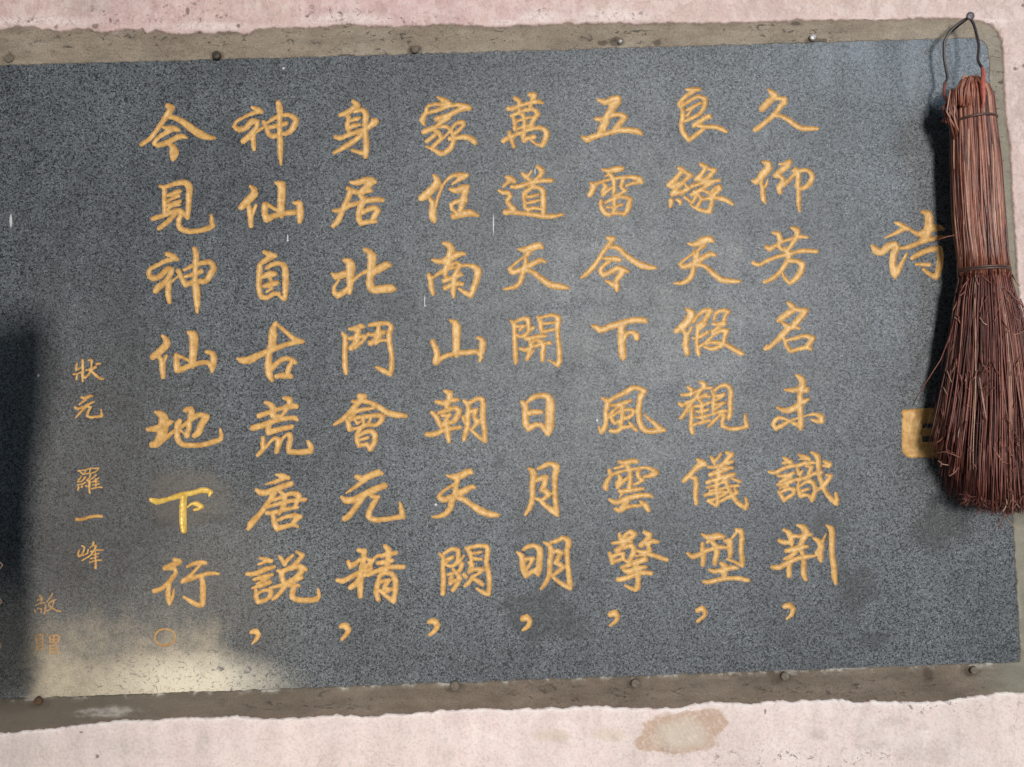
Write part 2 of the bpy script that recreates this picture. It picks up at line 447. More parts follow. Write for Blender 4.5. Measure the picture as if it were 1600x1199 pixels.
    stn = t.math('MULTIPLY', stn, t.ramp(wob2, [(0.33, 0.45), (0.50, 1.0)]))
    c_ = t.mix(t.math('MULTIPLY', stn, 0.85), c_, t.mix(core, t.mix(n3, (0.40, 0.265, 0.185), (0.58, 0.405, 0.295)), t.mix(n2, (0.46, 0.385, 0.29), (0.66, 0.555, 0.45))))
    s4 = t.spot(865, 1147, 28, 8, .8, .25, wob=wob)
    s5 = t.spot(950, 1146, 24, 9, .8, .25, wob=wob)
    c_ = t.mix(t.math('MULTIPLY', t.math('MAXIMUM', s4, s5), 0.35), c_, (0.60, 0.49, 0.34))
    lip = t.n('ShaderNodeAttribute', attribute_name='lip').outputs['Fac']
    brk = t.noise(75, 5, 0.7)
    raw = t.math('MULTIPLY', lip, t.ramp(brk, [(0.40, 0.0), (0.54, 1.0)]))
    c_ = t.mix(t.math('MULTIPLY', raw, 0.65), c_, t.mix(k.outputs[0], (0.80, 0.62, 0.57), (0.88, 0.82, 0.78)))
    # hairline cracks
    wv = t.n('ShaderNodeVectorMath', operation='ADD')
    nv = t.n('ShaderNodeTexNoise'); nv.inputs['Scale'].default_value = 9; nv.inputs['Detail'].default_value = 5
    t.l(t.co, nv.inputs['Vector'])
    sc_ = t.n('ShaderNodeVectorMath', operation='SCALE'); sc_.inputs['Scale'].default_value = 0.16
    t.l(nv.outputs['Color'], sc_.inputs[0]); t.l(t.co, wv.inputs[0]); t.l(sc_.outputs[0], wv.inputs[1])
    vc = t.n('ShaderNodeTexVoronoi', feature='DISTANCE_TO_EDGE'); vc.inputs['Scale'].default_value = 4.6
    t.l(wv.outputs[0], vc.inputs['Vector'])
    hair = t.ramp(vc.outputs['Distance'], [(0.0, 1.0), (0.0055, 0.0)])
    hair = t.math('MULTIPLY', hair, t.ramp(n1, [(0.44, 0.0), (0.58, 1.0)]))
    c_ = t.mix(t.math('MULTIPLY', hair, 0.35), c_, (0.25, 0.19, 0.165))
    h = t.math('ADD', t.math('MULTIPLY', n2, 1.0), t.math('MULTIPLY', n3, 0.8))
    bm = t.bump(h, 0.55, 0.003)
    bm = t.bump(t.math('MULTIPLY', ch, wob2), 0.6, 0.003, bm)
    return t.out(c_, 0.85, bm, 0.25)

def mat_straw(name, stops, rough=0.42, spec=0.45):
    t = NT(name)
    at = t.n('ShaderNodeAttribute', attribute_name='tone')
    c_ = t.ramp(at.outputs['Fac'], stops)
    n1 = t.noise(90, 4, 0.65); n2 = t.noise(600, 3, 0.65, stretch=(1, 1, .35))
    c_ = t.mix(0.85, c_, t.ramp(n1, [(0.3, 0.72), (0.7, 1.3)]), 'MULTIPLY')
    c_ = t.mix(0.5, c_, t.ramp(n2, [(0.3, 0.75), (0.7, 1.2)]), 'MULTIPLY')
    bm = t.bump(n2, 0.3, 0.0006)
    return t.out(c_, rough, bm, spec)

def mat_simple(name, a, b, rough, spec=0.5, metal=0.0, scale=200):
    t = NT(name)
    n1 = t.noise(scale, 4, 0.65)
    c_ = t.mix(t.ramp(n1, [(0.35, 0.0), (0.65, 1.0)]), a, b)
    return t.out(c_, rough, t.bump(n1, 0.3, 0.0008), spec, metal)

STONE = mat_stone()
GILT = mat_gilt('old_gilt_paint', (0.50, 0.272, 0.076), (0.70, 0.435, 0.158), (0.30, 0.135, 0.032), 0.45, 0.0)
GILT_BRIGHT = mat_gilt('fresh_gold_paint', (0.66, 0.42, 0.075), (0.84, 0.60, 0.17), (0.42, 0.22, 0.03), 0.34, 0.2)
GILT_FAINT = mat_gilt('faint_gilt_paint', (0.43, 0.245, 0.085), (0.54, 0.33, 0.13), (0.28, 0.16, 0.07), 0.5, 0.0, 0.70)  # duller gilt, mottled with brown, for the faint marks
MORTAR = mat_mortar()
PLASTER = mat_plaster()
STRAW_TOP = mat_straw('bound_straw', [(0.0, (0.045, 0.013, 0.008)), (0.30, (0.140, 0.043, 0.026)), (0.60, (0.260, 0.092, 0.058)), (0.85, (0.41, 0.195, 0.13)), (1.0, (0.54, 0.34, 0.235))], 0.36, 0.42)
STRAW_LOW = mat_straw('shade_broom_straw', [(0.0, (0.040, 0.012, 0.009)), (0.35, (0.115, 0.033, 0.024)), (0.70, (0.215, 0.070, 0.050)), (0.92, (0.33, 0.155, 0.110)), (1.0, (0.42, 0.27, 0.18))], 0.5)
CORE = mat_simple('shade_broom_core', (0.030, 0.012, 0.009), (0.055, 0.022, 0.016), 0.8, 0.2)
WIRE = mat_simple('black_wire_sheath', (0.020, 0.017, 0.018), (0.055, 0.042, 0.040), 0.35, 0.5)
REDWIRE = mat_simple('red_wire_sheath', (0.30, 0.060, 0.040), (0.42, 0.12, 0.08), 0.42, 0.45)
BIND = mat_simple('brown_binding_wire', (0.060, 0.032, 0.026), (0.115, 0.062, 0.048), 0.45, 0.5, 0.2)
RUST = mat_simple('rusty_iron', (0.060, 0.034, 0.022), (0.150, 0.085, 0.050), 0.75, 0.3, 0.2, 300)
DARKIRON = mat_simple('dark_iron', (0.035, 0.030, 0.026), (0.085, 0.068, 0.050), 0.6, 0.4, 0.3, 300)
STEEL = mat_simple('dull_steel', (0.30, 0.27, 0.26), (0.55, 0.52, 0.49), 0.45, 0.5, 0.4, 300)
CEMENTED = mat_simple('cement_smeared_iron', (0.115, 0.092, 0.072), (0.20, 0.165, 0.13), 0.85, 0.25, 0.0, 260)
GLYPHS = '''
今|215,150|48,16,8 53,19,9 46,30,7 35,46,6 20,66,6 6,76,5;46,15,4 52,17,5;44,33,5 53,33,6 68,39,8 82,49,10 98,60,11 112,65,7 121,66,3;37,48,3 46,50,5 56,51,8 63,53,6;52,53,7 42,59,6 33,65,5 27,71,5 26,75,5 32,77,6 46,73,7 58,67,7 68,63,7 76,65,4;51,76,6 55,80,9 57,88,14 56,95,10 55,99,5
見|225,260|25,31,4 32,34,6;32,33,6 32,50,6 32,74,5;35,32,5 50,27,6 65,26,8 70,31,10 70,50,8 69,70,7 68,80,6 62,74,5;37,46,4 48,42,7 56,39,5;54,46,5 45,50,4 36,55,3;34,61,4 45,59,6 56,55,5;55,60,4 45,62,4 36,68,3;14,82,6 30,77,6 48,70,6 56,69,6 62,73,5;50,73,5 40,84,6 24,97,6;57,77,6 54,87,7 57,97,7 66,101,7 85,101,6 102,96,7 108,93,6 106,86,6 105,76,3
神|222,380|39,17,6 48,20,7 55,25,5;55,25,4 40,27,6 25,34,5 12,42,5 10,48,6 17,55,8 26,53,7 42,40,7 47,41,6 45,47,7 38,59,7 26,69,9 21,75,7;44,60,5 41,70,8 41,82,8 43,92,5;46,60,3 57,51,2.5;82,9,6 84,15,8 84,30,8 83,45,6 83,58,7 85,75,11 86,95,8 86,108,4;57,44,7 62,55,6 68,65,7 78,62,7 90,60,7 100,59,7 107,48,9 112,38,8 106,30,7 95,31,6 80,35,5 66,42,4;68,52,4 80,49,6 93,44,6
仙|228,495|26,30,4 32,37,9 33,42,10 22,54,10 11,63,8;20,62,5 25,70,8 26,82,8 27,94,6;32,61,4 28,72,4;67,25,5 74,29,12 75,35,13 74,55,11 73,70,9 73,79,4;47,60,6 48,72,9 49,83,9 53,83,8 68,77,7 82,73,6 97,72,6 102,77,8;50,61,5 60,65,4 70,71,4;95,55,5 104,58,7 106,66,9 104,78,9 103,86,4
地|228,610|15,34,4 22,37,9 27,42,13 27,55,15 26,65,15 22,76,13 16,84,10 10,85,9;3,61,5 15,60,9 27,56,9 38,50,7 42,49,3;22,82,6 34,72,6 46,62,3.5;62,31,6 70,29,7 71,33,10 68,48,6 67,60,7 64,71,7;53,62,3 62,69,3;53,48,6 50,53,9 49,65,7 50,77,8 56,84,7 70,86,6 90,85,6 107,80,7 117,76,6 118,70,5 116,61,3;50,62,4 65,50,6 75,43,6 85,38,6 94,40,6;94,42,10 87,53,10 82,66,9 76,71,7
下g|228,735|8,46,5 17,49,8 35,45,5 55,39,8 75,35,6 90,31,7 101,34,6 99,39,3;59,41,9 58,60,10 58,80,10 59,94,8;65,58,2 72,52,3 80,53,7 87,57,6;75,62,3 84,60,3
行|230,855|43,20,6 50,23,8 42,27,8 28,33,7;34,34,3 43,34,5 45,40,5 40,47,6 34,55,6 22,65,6 11,69,6;35,58,5 33,68,6 33,80,7 35,89,4;36,87,4 40,77,4 42,66,2.5;62,31,3 73,26,5 86,24,6 91,25,5;83,28,4 74,38,4 66,46,5 56,53,6;55,54,5 70,49,6 85,44,5 100,41,5 112,42,3;85,46,5 87,60,8 87,77,8 86,90,7 81,91,6 70,86,6 57,78,3
。f|215,960|43,23,3 55,27,3 59,36,3 54,45,3 43,49,4 31,45,3 27,37,3 31,27,3 43,23,3
神|358,150|36,18,4 46,22,7 51,25,5;50,25,4 38,27,5 22,34,4 10,42,4 8,48,5 16,53,7 26,50,7 36,40,8 44,40,6 44,46,6 38,57,8 28,66,8 22,71,7;38,58,6 38,72,7 39,83,5;42,57,4 54,49,3;77,11,7 79,20,9 79,38,7 79,55,7 80,70,8 80,90,7 81,107,3;54,41,5 59,50,6 62,60,6 68,63,7 80,60,5 92,58,6 100,50,8 105,38,8 97,31,6 85,30,5 72,34,5 61,41,4;64,49,5 78,46,6 89,43,6
仙|363,260|28,31,3 34,37,9 34,43,11 24,54,11 14,64,8;26,63,6 28,75,8 29,93,6;37,61,4 32,75,4;69,26,5 77,29,11 77,45,11 76,65,10 77,78,6;51,60,8 51,75,9 54,83,9 62,79,7 78,74,7 98,72,7;55,60,5 70,69,4;96,57,4 105,58,8 106,68,10 106,80,9 105,86,6
自|365,375|48,19,5 57,23,8 65,25,6;60,26,8 50,32,7 42,38,6 40,42,6;41,42,8 40,60,8 40,78,7 44,89,7 53,90,6 64,84,6 71,84,5;52,44,5 62,38,6 73,37,6 79,41,8 81,55,9 81,75,8 80,92,6;79,93,5 70,86,4;46,57,6 57,54,10 65,53,6;58,62,5;49,72,6 58,70,9 68,67,6;60,76,4 52,81,3
古|363,490|68,15,5 64,24,9 63,35,13 62,47,11 58,60,8 57,72,9 56,85,10 58,96,9 62,104,5;71,18,4 85,30,5 97,40,7 110,44,5;109,44,5 95,46,6 80,50,6 60,58,7 40,66,9 25,73,11 14,73,8 9,71,4;60,87,8 70,78,7 80,71,6 90,71,6 98,76,6;94,74,6 90,82,7 86,92,6;69,98,6 80,97,8 91,98,7
荒|378,610|36,19,4 45,23,8 50,31,9 48,40,7;27,40,7 42,35,6 60,29,5 75,25,8 85,25,7;65,12,4 74,14,8 75,20,8 70,30,5 62,40,4;52,42,9 60,41,5;17,59,8 35,54,8 50,48,7 70,44,6 84,44,6 87,47,3;42,52,8 41,60,8 42,66,8 55,62,7 78,57,6;33,74,5 33,85,7 33,92,6 25,101,5;37,90,4 46,79,4 52,75,5 57,77,7 57,85,8 54,96,6;60,82,4 68,71,4 75,69,6 76,75,7 73,90,7 74,96,7 90,97,7 107,95,8 108,89,8 103,80,4
唐|375,730|57,12,3 66,14,8 75,17,6;68,18,6 55,23,5 40,27,2;26,36,5 32,40,8 48,38,8 65,31,8 80,26,7;54,40,8 47,51,6 38,64,6 28,77,7 18,88,9 13,96,5;61,38,4 68,43,6 70,55,7 65,66,6 62,74,3;48,53,4 65,47,5 83,41,6 90,43,8;42,63,4 65,56,5 86,52,5 102,51,5;92,45,8 88,56,6 85,64,4;42,72,5 55,71,6 72,66,5 90,63,4;52,78,6 55,90,8 58,96,8 70,93,6 82,90,5 90,93,4;59,83,4 75,77,5 86,76,7 94,78,6;90,79,8 83,87,6
説|382,850|24,22,3 34,25,7 42,27,5;34,28,4 22,32,3;4,47,5 15,47,6 32,40,7 47,36,4;15,56,4 28,52,6 43,48,4;38,53,4 20,62,3;12,69,3 26,65,6 40,60,5;18,72,4 18,82,7 21,91,6 32,88,5 42,82,4;22,77,4 33,72,4 42,74,6 39,82,6;55,20,4 60,27,6 63,32,6;64,29,5 70,23,5 76,18,3;82,13,4 91,18,6 85,25,5 76,35,6;52,42,4 58,44,8 59,55,7 62,62,6;60,43,6 75,37,7 88,36,7 96,40,5;90,41,8 85,49,7 68,60,6 56,65,5 40,69,3;89,53,5 75,58,7 65,64,7 57,75,6 48,84,5 44,87,3;71,65,5 85,65,4;78,66,7 75,76,7 75,83,8 82,87,7 100,88,7 113,86,7 116,82,5 115,71,3
，|340,930|53,58,5 60,57,8 64,61,6 61,68,5 54,76,2
身|505,145|46,13,4 52,18,8 55,20,6 47,25,8 38,31,7 27,35,5;36,33,5 40,38,6 38,48,6 38,57,6 40,61,4;49,30,4 60,27,6 66,31,8 66,45,8 66,60,7 67,75,8 67,90,8 66,100,6;63,95,6 45,90,4;43,44,4 52,41,6 57,39,4;42,54,6 50,51,6 57,50,4;19,69,5 25,71,6 42,65,6 60,59,6 70,55,6 78,48,9 82,45,9 78,43,6;61,65,7 50,74,7 35,84,7 17,94,4
居|502,258|46,27,4 55,28,7 68,24,9 80,24,8 84,26,5;80,26,9 72,33,9 65,39,8;41,36,5 50,41,7 60,43,6 70,41,6 78,40,5;46,40,8 42,52,8 36,63,6 32,75,7 26,87,8 19,95,6;19,71,4 30,71,7 45,63,6 60,59,6 75,55,7 90,54,7 96,55,5;61,48,5 67,53,8 62,64,9 59,75,8 59,85,8 62,91,7 72,89,6 85,88,5;65,74,7 77,68,7 85,67,7 89,71,7 84,78,8 80,85,6
北|510,372|28,35,5 36,38,11 38,45,14 37,58,12 37,70,10 37,80,7 36,86,5;9,56,4 15,60,9 30,56,10;20,66,3 13,75,4 12,85,6 18,90,8 28,84,8 34,78,6;41,67,5 52,58,4 63,52,5;60,18,5 68,23,9 71,28,13 70,45,11 69,58,10 68,72,11 72,80,11 85,80,11 100,79,12 107,80,5;73,53,11 85,47,11 95,42,9 99,43,5
鬥|515,488|20,33,4 24,38,7 24,55,7 24,75,7 25,92,7 26,96,4;31,26,4 40,26,7 50,22,7 54,23,4;45,28,8 43,38,9 42,46,8 34,56,8;31,41,5 42,40,7 54,37,4;40,56,4 50,47,4 61,33,3.5;63,20,5 78,18,6 92,18,5 96,22,7 93,35,7 94,50,7 97,68,6 97,85,7 95,97,6 85,92,7 73,86,4;77,22,5 76,32,7;62,35,4 73,35,7 85,31,6;78,37,8 72,44,7 64,48,8;72,48,6 80,44,4 90,44,4
會|518,600|44,19,7 51,20,8 45,26,8 37,35,7 27,46,6 15,57,6 4,64,3;33,28,4 50,27,6 62,30,6 75,37,7 90,46,8 105,49,8 116,50,5;34,44,6 50,40,5 66,38,4;36,48,3 28,53,4;25,58,6 27,66,7 28,72,5 40,69,4 55,64,5 70,64,5 78,57,8 80,51,7 72,49,6 55,51,6 40,53,5 30,56,5;37,57,3 40,62,4 47,58,3;50,54,4 49,65,4 45,70,6;62,53,3 57,62,3 50,68,4;44,73,5 40,80,6 40,90,6 43,97,5 55,94,5 61,102,7 67,90,7 67,78,8 60,74,6 48,78,5 42,82,4;43,88,4 50,86,4 57,84,4
元|523,725|34,20,6 42,23,8 55,19,9 68,14,9 73,15,5;48,24,7 35,34,5 25,41,4 18,46,2;11,52,4 17,57,9 30,56,9 50,46,9 65,39,9 78,34,8;44,52,8 36,63,8 28,74,7 20,83,8 15,86,7;58,51,5 68,52,5 62,60,7 55,73,7 53,81,8 60,87,7 75,87,6 95,84,6 106,82,8 104,70,6 102,61,3
精|520,845|40,15,5 49,17,8 48,30,7 45,45,8 43,58,9 43,75,8 43,87,6;24,33,5 28,40,8 35,36,6 43,29,4;50,27,4 60,31,5 56,37,5 48,42,4;7,62,5 15,63,7 30,56,6 45,48,6 60,44,5;44,57,6 35,68,7 28,73,7;49,55,4 56,47,4 62,34,3 68,25,4 80,23,6 99,19,5;82,9,6 87,15,9 86,30,8 84,45,6;70,35,5 80,34,7 93,31,5;55,54,5 70,47,6 85,42,6 110,41,6;73,58,5 70,68,7 68,80,7 71,92,6;72,56,5 80,51,6 92,52,6 97,60,8 98,75,7 95,95,6 84,87,5 74,78,5;76,64,5 88,62,5 83,69,6 80,75,5 91,76,5 80,82,4
，|480,930|53,49,6 60,48,9 64,53,8 62,60,6 54,69,4
家|640,138|44,14,3 54,19,7 63,24,6;60,25,5 45,25,5 28,29,4 26,37,5 22,44,8 20,50,8 23,57,4;29,38,5 45,34,5 65,27,5 85,27,5 93,31,8;88,30,9 75,35,6 60,43,7 42,48,7;61,46,7 50,53,6 38,62,6 25,67,8 21,69,5;37,65,5 45,69,6 50,78,6 43,85,5 36,92,5;40,73,5 27,83,5;46,61,4 57,60,5 65,67,6 69,78,6 66,90,7 58,99,7 48,102,7 40,97,5 26,91,3;51,80,3 65,65,4 73,55,5 83,53,6 85,57,5 78,65,5 70,71,5;63,79,6 75,77,6 90,77,7 100,82,8 103,86,5
住|645,255|33,19,4 38,26,9 38,31,12 28,43,11 18,52,11 13,55,8;25,53,5 31,62,8 31,77,11 32,87,10 34,92,4;37,67,3.5 38,58,4 44,42,4 50,30,4 62,20,5 73,18,6 84,19,6;78,22,8 70,27,5 62,33,3;59,41,5 68,43,8 78,39,10 86,37,6;83,42,9 79,55,10 77,65,9 75,73,8;82,58,7 68,60,5 60,65,5 61,71,5 67,76,4;64,83,9 75,80,10 90,78,10 102,82,4
南|650,368|43,12,4 51,15,9 55,20,10 53,33,11 50,45,9 46,55,8 46,63,6;26,38,4 38,41,8 55,35,9 68,29,8 76,29,4;56,45,4 65,43,5 69,46,5 65,54,7 61,63,7 60,75,8 58,88,7 59,96,4;20,62,6 23,70,7 24,82,7 27,91,5;26,66,4 42,56,6 60,50,4 75,47,4 88,48,6 96,54,11 95,68,9 90,83,8 86,94,7 76,89,6 67,83,3;44,71,6 57,66,6 70,61,6;46,82,7 60,76,6 72,76,6
山|655,480|49,21,4 56,25,9 58,32,13 58,50,11 58,68,10 58,77,4;21,54,7 25,63,8 28,73,8 27,82,10 26,86,9 38,78,6 55,73,6 75,71,7 92,71,6 97,78,6 95,84,4;91,48,4 98,51,7 99,60,10 97,72,8
朝|655,597|40,14,4 48,18,9 47,30,8 43,39,6;27,31,5 37,33,7 50,29,6 60,28,5;31,48,5 45,44,6 58,41,6 63,46,8 58,56,8 54,62,6 40,65,6 34,70,5;20,48,5 27,55,7 32,65,7;36,53,4 48,52,5 42,60,6 44,70,7 45,85,8 47,94,4;12,82,6 22,82,7 40,75,6 64,71,5;71,30,5 76,35,7 76,55,7 75,70,7 72,82,7 70,90,5;80,32,5 92,26,6 99,27,6 100,35,8 99,55,8 102,75,7 103,92,6 95,87,5 80,74,4;80,46,5 90,43,5 86,55,6 92,62,7 83,73,4;69,54,4 69,59,4 74,67,4
天|668,715|31,28,3 42,31,9 55,27,10 66,22,8 69,24,5;47,36,7 44,45,7 44,55,8 39,67,8 35,80,8 28,88,7 18,92,5 8,93,3;40,43,4 22,55,4 18,62,6 24,66,8 40,61,8 58,52,9 70,46,6 74,47,4;45,63,5 55,65,7 70,75,8 83,83,10 98,89,9 110,90,5
闕|668,832|19,34,4 24,38,6 24,55,6 25,75,7 24,96,6;26,33,4 38,26,5 48,28,6 48,38,6 46,48,5 36,53,4 29,51,4;30,42,4 39,39,5 30,47,3;48,48,4 57,37,3;60,24,4 66,32,7 69,44,5;66,24,5 80,21,5 93,22,6 94,30,7 92,45,6 95,62,7 97,80,6 95,97,6 85,93,5 77,88,3;71,33,4 84,31,4;70,41,5 84,42,4;40,58,4 45,64,5 52,57,5 54,50,6;32,66,4 45,64,4 49,68,6 47,80,6 40,90,6;38,67,5 36,79,7 44,75,4;48,68,3 52,72,4;57,66,5 60,70,5;64,47,4 70,50,7 65,62,5 75,58,5 86,58,6 82,63,4 72,69,4;70,69,5 67,76,5 59,83,5;72,73,4 80,77,7 86,82,5
，|617,920|54,52,6 61,51,9 66,56,8 63,65,6 54,72,4
萬|763,132|42,22,6 48,26,7 48,34,6 48,41,4;31,38,6 38,38,7 50,33,5 65,29,5 80,27,6 85,29,3;65,16,6 72,17,8 68,26,6 65,36,5 62,41,4;36,49,4 48,44,5 62,39,5 74,41,6 78,46,6 72,53,6 67,62,6;38,49,4 41,57,6 42,70,6;46,57,4 58,53,4 66,51,4;46,69,4 58,65,4 70,64,4;53,42,4 56,52,5 57,70,6 55,84,7 56,88,6 62,84,6 72,82,6;50,46,4 55,50,4;24,88,7 35,82,6 52,75,5 70,69,5 85,69,6 91,75,8 89,86,8 84,96,5 75,93,4 66,86,3;33,75,5 36,84,6 40,97,5
道|770,245|22,32,5 30,35,7 33,38,7;27,38,6 20,43,5 16,47,3;10,53,4 16,56,6 25,57,6 27,62,7 23,68,6 26,75,7 33,82,7;20,87,8 26,86,8 40,88,6 60,90,6 80,93,7 95,93,6 110,90,3;46,26,4 52,31,8 57,35,5;56,29,4 61,21,2;70,16,5 77,22,8 77,25,7 70,33,5 63,39,4;30,47,5 38,47,6 52,43,6 70,38,6 92,37,6;59,40,4 64,46,6 55,52,6 49,58,6 50,70,5 51,80,5 55,82,5 65,80,5 75,82,4;60,49,5 72,48,5 78,53,7 79,65,8 79,80,8 79,88,6;54,63,4 65,61,5 71,59,4;55,72,4 65,70,5 72,68,3
天|775,358|35,31,3 45,33,9 57,29,10 68,26,9 72,29,5;53,36,7 45,43,5;46,43,5 47,52,7 44,62,8 40,77,7 38,83,7 30,90,6 12,94,3;43,44,3 30,54,4 21,63,5 25,67,8 40,63,7 55,56,7 70,49,7 77,51,4;48,64,6 57,67,6 70,77,8 85,87,9 100,90,9 113,92,4
開|780,475|18,26,3 23,31,7 24,45,6 25,70,7 26,88,7 26,93,4;26,28,4 37,23,5 45,24,7 46,33,6 46,43,6 38,50,5 32,51,5 27,48,4;28,35,4 38,35,5 32,41,4;47,43,4 54,37,4;60,20,4 64,27,7 66,40,7 67,44,5 85,40,4;66,21,4 85,18,5 92,22,8 91,35,7 92,55,6 94,75,7 94,90,7 92,96,6 85,92,4 76,87,2;70,31,4 86,29,4;41,55,4 48,54,6 60,51,6 73,50,4;48,57,6 50,65,6 47,77,6 44,86,6;47,82,4 55,72,2;52,60,3 62,57,5 68,62,7 68,78,7 68,88,5;33,70,4 40,72,6 55,66,5 70,62,5 80,61,5
日|780,588|35,40,4 40,45,9 41,60,9 42,75,9 46,82,8 55,77,7 65,76,6 71,83,7 76,90,6;44,40,4 52,34,7 67,30,7 77,33,9 80,43,13 79,60,13 79,78,13 77,89,8;46,58,7 55,56,8 65,56,6
月|785,708|41,24,3 47,29,9 49,37,10 47,50,8 47,70,7 43,85,7 36,96,4;56,25,4 68,19,7 78,17,6 84,22,10 82,35,8 82,55,7 83,75,7 85,93,7 86,97,5 78,90,8 65,80,6 57,72,4;51,71,4 57,73,4;53,43,5 62,39,7 68,38,7 66,48,8 61,58,6 68,60,8 73,64,7 66,71,5 60,74,4
明|793,825|15,38,3 22,44,8 24,55,9 25,65,9 29,74,8 38,69,6 45,65,6;25,34,4 33,29,6 45,29,6 50,34,9 50,50,9 49,65,9 48,73,5 43,69,4;28,49,6 40,48,5 36,55,4 30,66,4;57,23,3 65,27,7 68,35,8 66,55,7 66,70,7 62,82,6 53,95,4;68,23,4 78,20,6 88,16,6 95,21,9 93,35,7 94,55,6 96,75,7 98,90,8 98,95,5 88,89,6 78,83,5 70,76,4;70,39,4 78,36,6 84,39,6 78,49,7 75,55,5 83,58,7 87,61,6 78,69,5 72,74,4
，|762,915|55,52,8 61,50,9 66,56,6 63,64,6 55,70,3
五|897,130|38,26,4 48,30,8 58,27,10 68,25,11 69,30,8;63,33,12 54,48,9 46,64,11 39,78,6;50,60,10 47,72,5;34,56,5 45,56,6 58,51,6 72,49,6 80,53,7 73,61,8 66,70,8 60,79,4;13,84,4 20,88,9 30,84,8 50,79,6 70,74,7 90,74,8 100,76,8 105,79,5
雷|902,240|39,25,3 47,27,6 58,25,8 68,24,8 72,23,4;49,31,5 56,38,7 58,50,6 57,64,5;44,35,3 52,33,3;21,46,4 26,50,9 24,57,9 20,64,8;30,47,5 45,42,4 65,38,4 85,37,5 97,40,8 100,44,7;95,45,6 85,47,4 77,50,4;40,46,4 45,51,6 41,58,7 40,64,6 54,53,4;72,41,5 69,50,6 70,54,5 76,58,5 70,61,4 63,65,4;37,74,5 37,80,6 41,90,7 47,95,7 60,93,5 73,94,5;44,77,4 58,70,5 75,68,5 83,72,7 81,80,8 78,90,7 73,96,5;58,72,6 59,82,7 57,92,5;47,84,4 60,83,4 70,80,4
令|907,352|43,20,5 50,22,9 46,28,7 36,41,6 27,56,6 18,68,7 8,77,6 2,82,4;46,34,5 57,35,7 70,46,7 83,56,8 97,63,10 110,66,7 118,67,3;36,52,3 45,52,6 56,53,8 61,54,7;46,56,6 35,64,5 31,71,6 36,78,7 48,73,7 58,67,7 66,68,6 73,72,5;67,71,9 62,78,9 56,87,7 57,93,8 57,101,6;40,87,4 50,92,7 57,97,7
下|907,468|18,41,3 25,44,8 30,48,8 45,43,9 65,37,9 80,33,8 92,32,8 100,33,8 104,35,4;64,42,11 64,60,11 65,75,11 66,88,11 67,93,5;69,63,4 72,55,5 79,51,5 87,56,9 88,60,8
風|923,580|18,42,3 24,46,7 27,49,8 24,60,7 24,75,7 22,88,7 17,95,6 14,91,4 13,86,2;30,46,5 40,40,6 55,33,7 67,26,7 78,28,6 84,31,7 79,38,9 76,50,8 75,65,8 77,80,8 82,90,8 92,94,7 105,93,7 115,92,5;108,90,8 98,80,5 90,74,4 83,67,2;34,54,4 45,52,6 55,49,6 63,46,4;46,54,5 38,60,4 32,67,5 34,77,6 38,81,6 47,77,4;49,54,7 50,68,7 47,86,6;36,69,4 45,63,4 57,60,5 67,61,5 65,68,6 55,74,5;31,93,5 40,94,6 50,88,6 60,87,4;61,81,4 66,87,6 71,92,5
雲|925,702|42,20,4 50,21,6 60,19,7 70,19,6;36,30,4 50,26,4;54,24,5 59,33,7 60,48,7 59,59,7;27,33,5 29,40,6 24,50,6 21,58,8 22,61,7;31,40,5 45,35,4 60,32,4 80,29,4 93,31,5 101,37,7 95,40,8 82,43,4;42,41,4 45,46,6 40,54,7 40,59,6 55,45,4;73,31,6 72,40,6 76,47,6 80,48,5 72,53,4 66,55,3;43,66,5 55,65,7 68,63,6 80,62,4;47,70,4 43,75,2;28,79,4 36,83,7 55,77,7 72,73,7 88,72,6 94,74,4;57,78,7 51,87,7 45,93,6;38,94,6 43,96,6 57,90,5 77,88,4;76,82,4 83,87,8 88,95,6
擎|937,815|31,19,4 33,27,6 36,29,6 50,25,6 55,20,7 48,16,6 40,21,4 35,25,4;45,19,4 37,27,5;20,34,4 35,32,5 50,31,4;38,36,5 26,45,6 40,40,6 50,37,6 54,44,8 50,55,7 46,63,6 40,61,4;16,50,5 19,60,6 20,65,5;19,55,5 30,51,5 37,50,5 37,58,5 22,63,5;70,17,5 78,21,8 75,28,7 65,37,8;77,36,5 72,34,7 85,31,6 91,32,4;76,38,5 78,46,7 70,48,5 58,46,4;58,54,3 75,51,5 90,55,6 105,60,5;72,59,7 62,62,8 48,67,6 34,72,4;37,76,4 43,78,7 60,73,8 73,71,4;29,91,6 40,89,7 58,82,6 70,80,6 80,81,6;54,68,4 59,76,7 60,92,7 59,103,8 56,108,4 50,105,5 40,100,3
，|901,905|53,55,8 60,53,9 64,58,6 61,66,5 53,72,4
良|1035,122|38,18,3 47,18,6 58,18,5;50,20,6 40,26,5 30,35,5 26,41,5;27,42,5 31,48,6 32,60,7 30,72,7 32,84,7 42,97,6;43,97,5 55,87,6 66,79,4;33,42,5 45,34,5 57,29,5 67,33,7 67,40,7 63,50,5 58,56,5 45,63,5 34,68,4;39,50,4 50,44,5 60,39,4;48,46,3 39,59,3;50,74,7 62,66,6 73,60,7 76,62,4;55,74,5 68,76,5 85,77,6 95,81,6 101,84,4
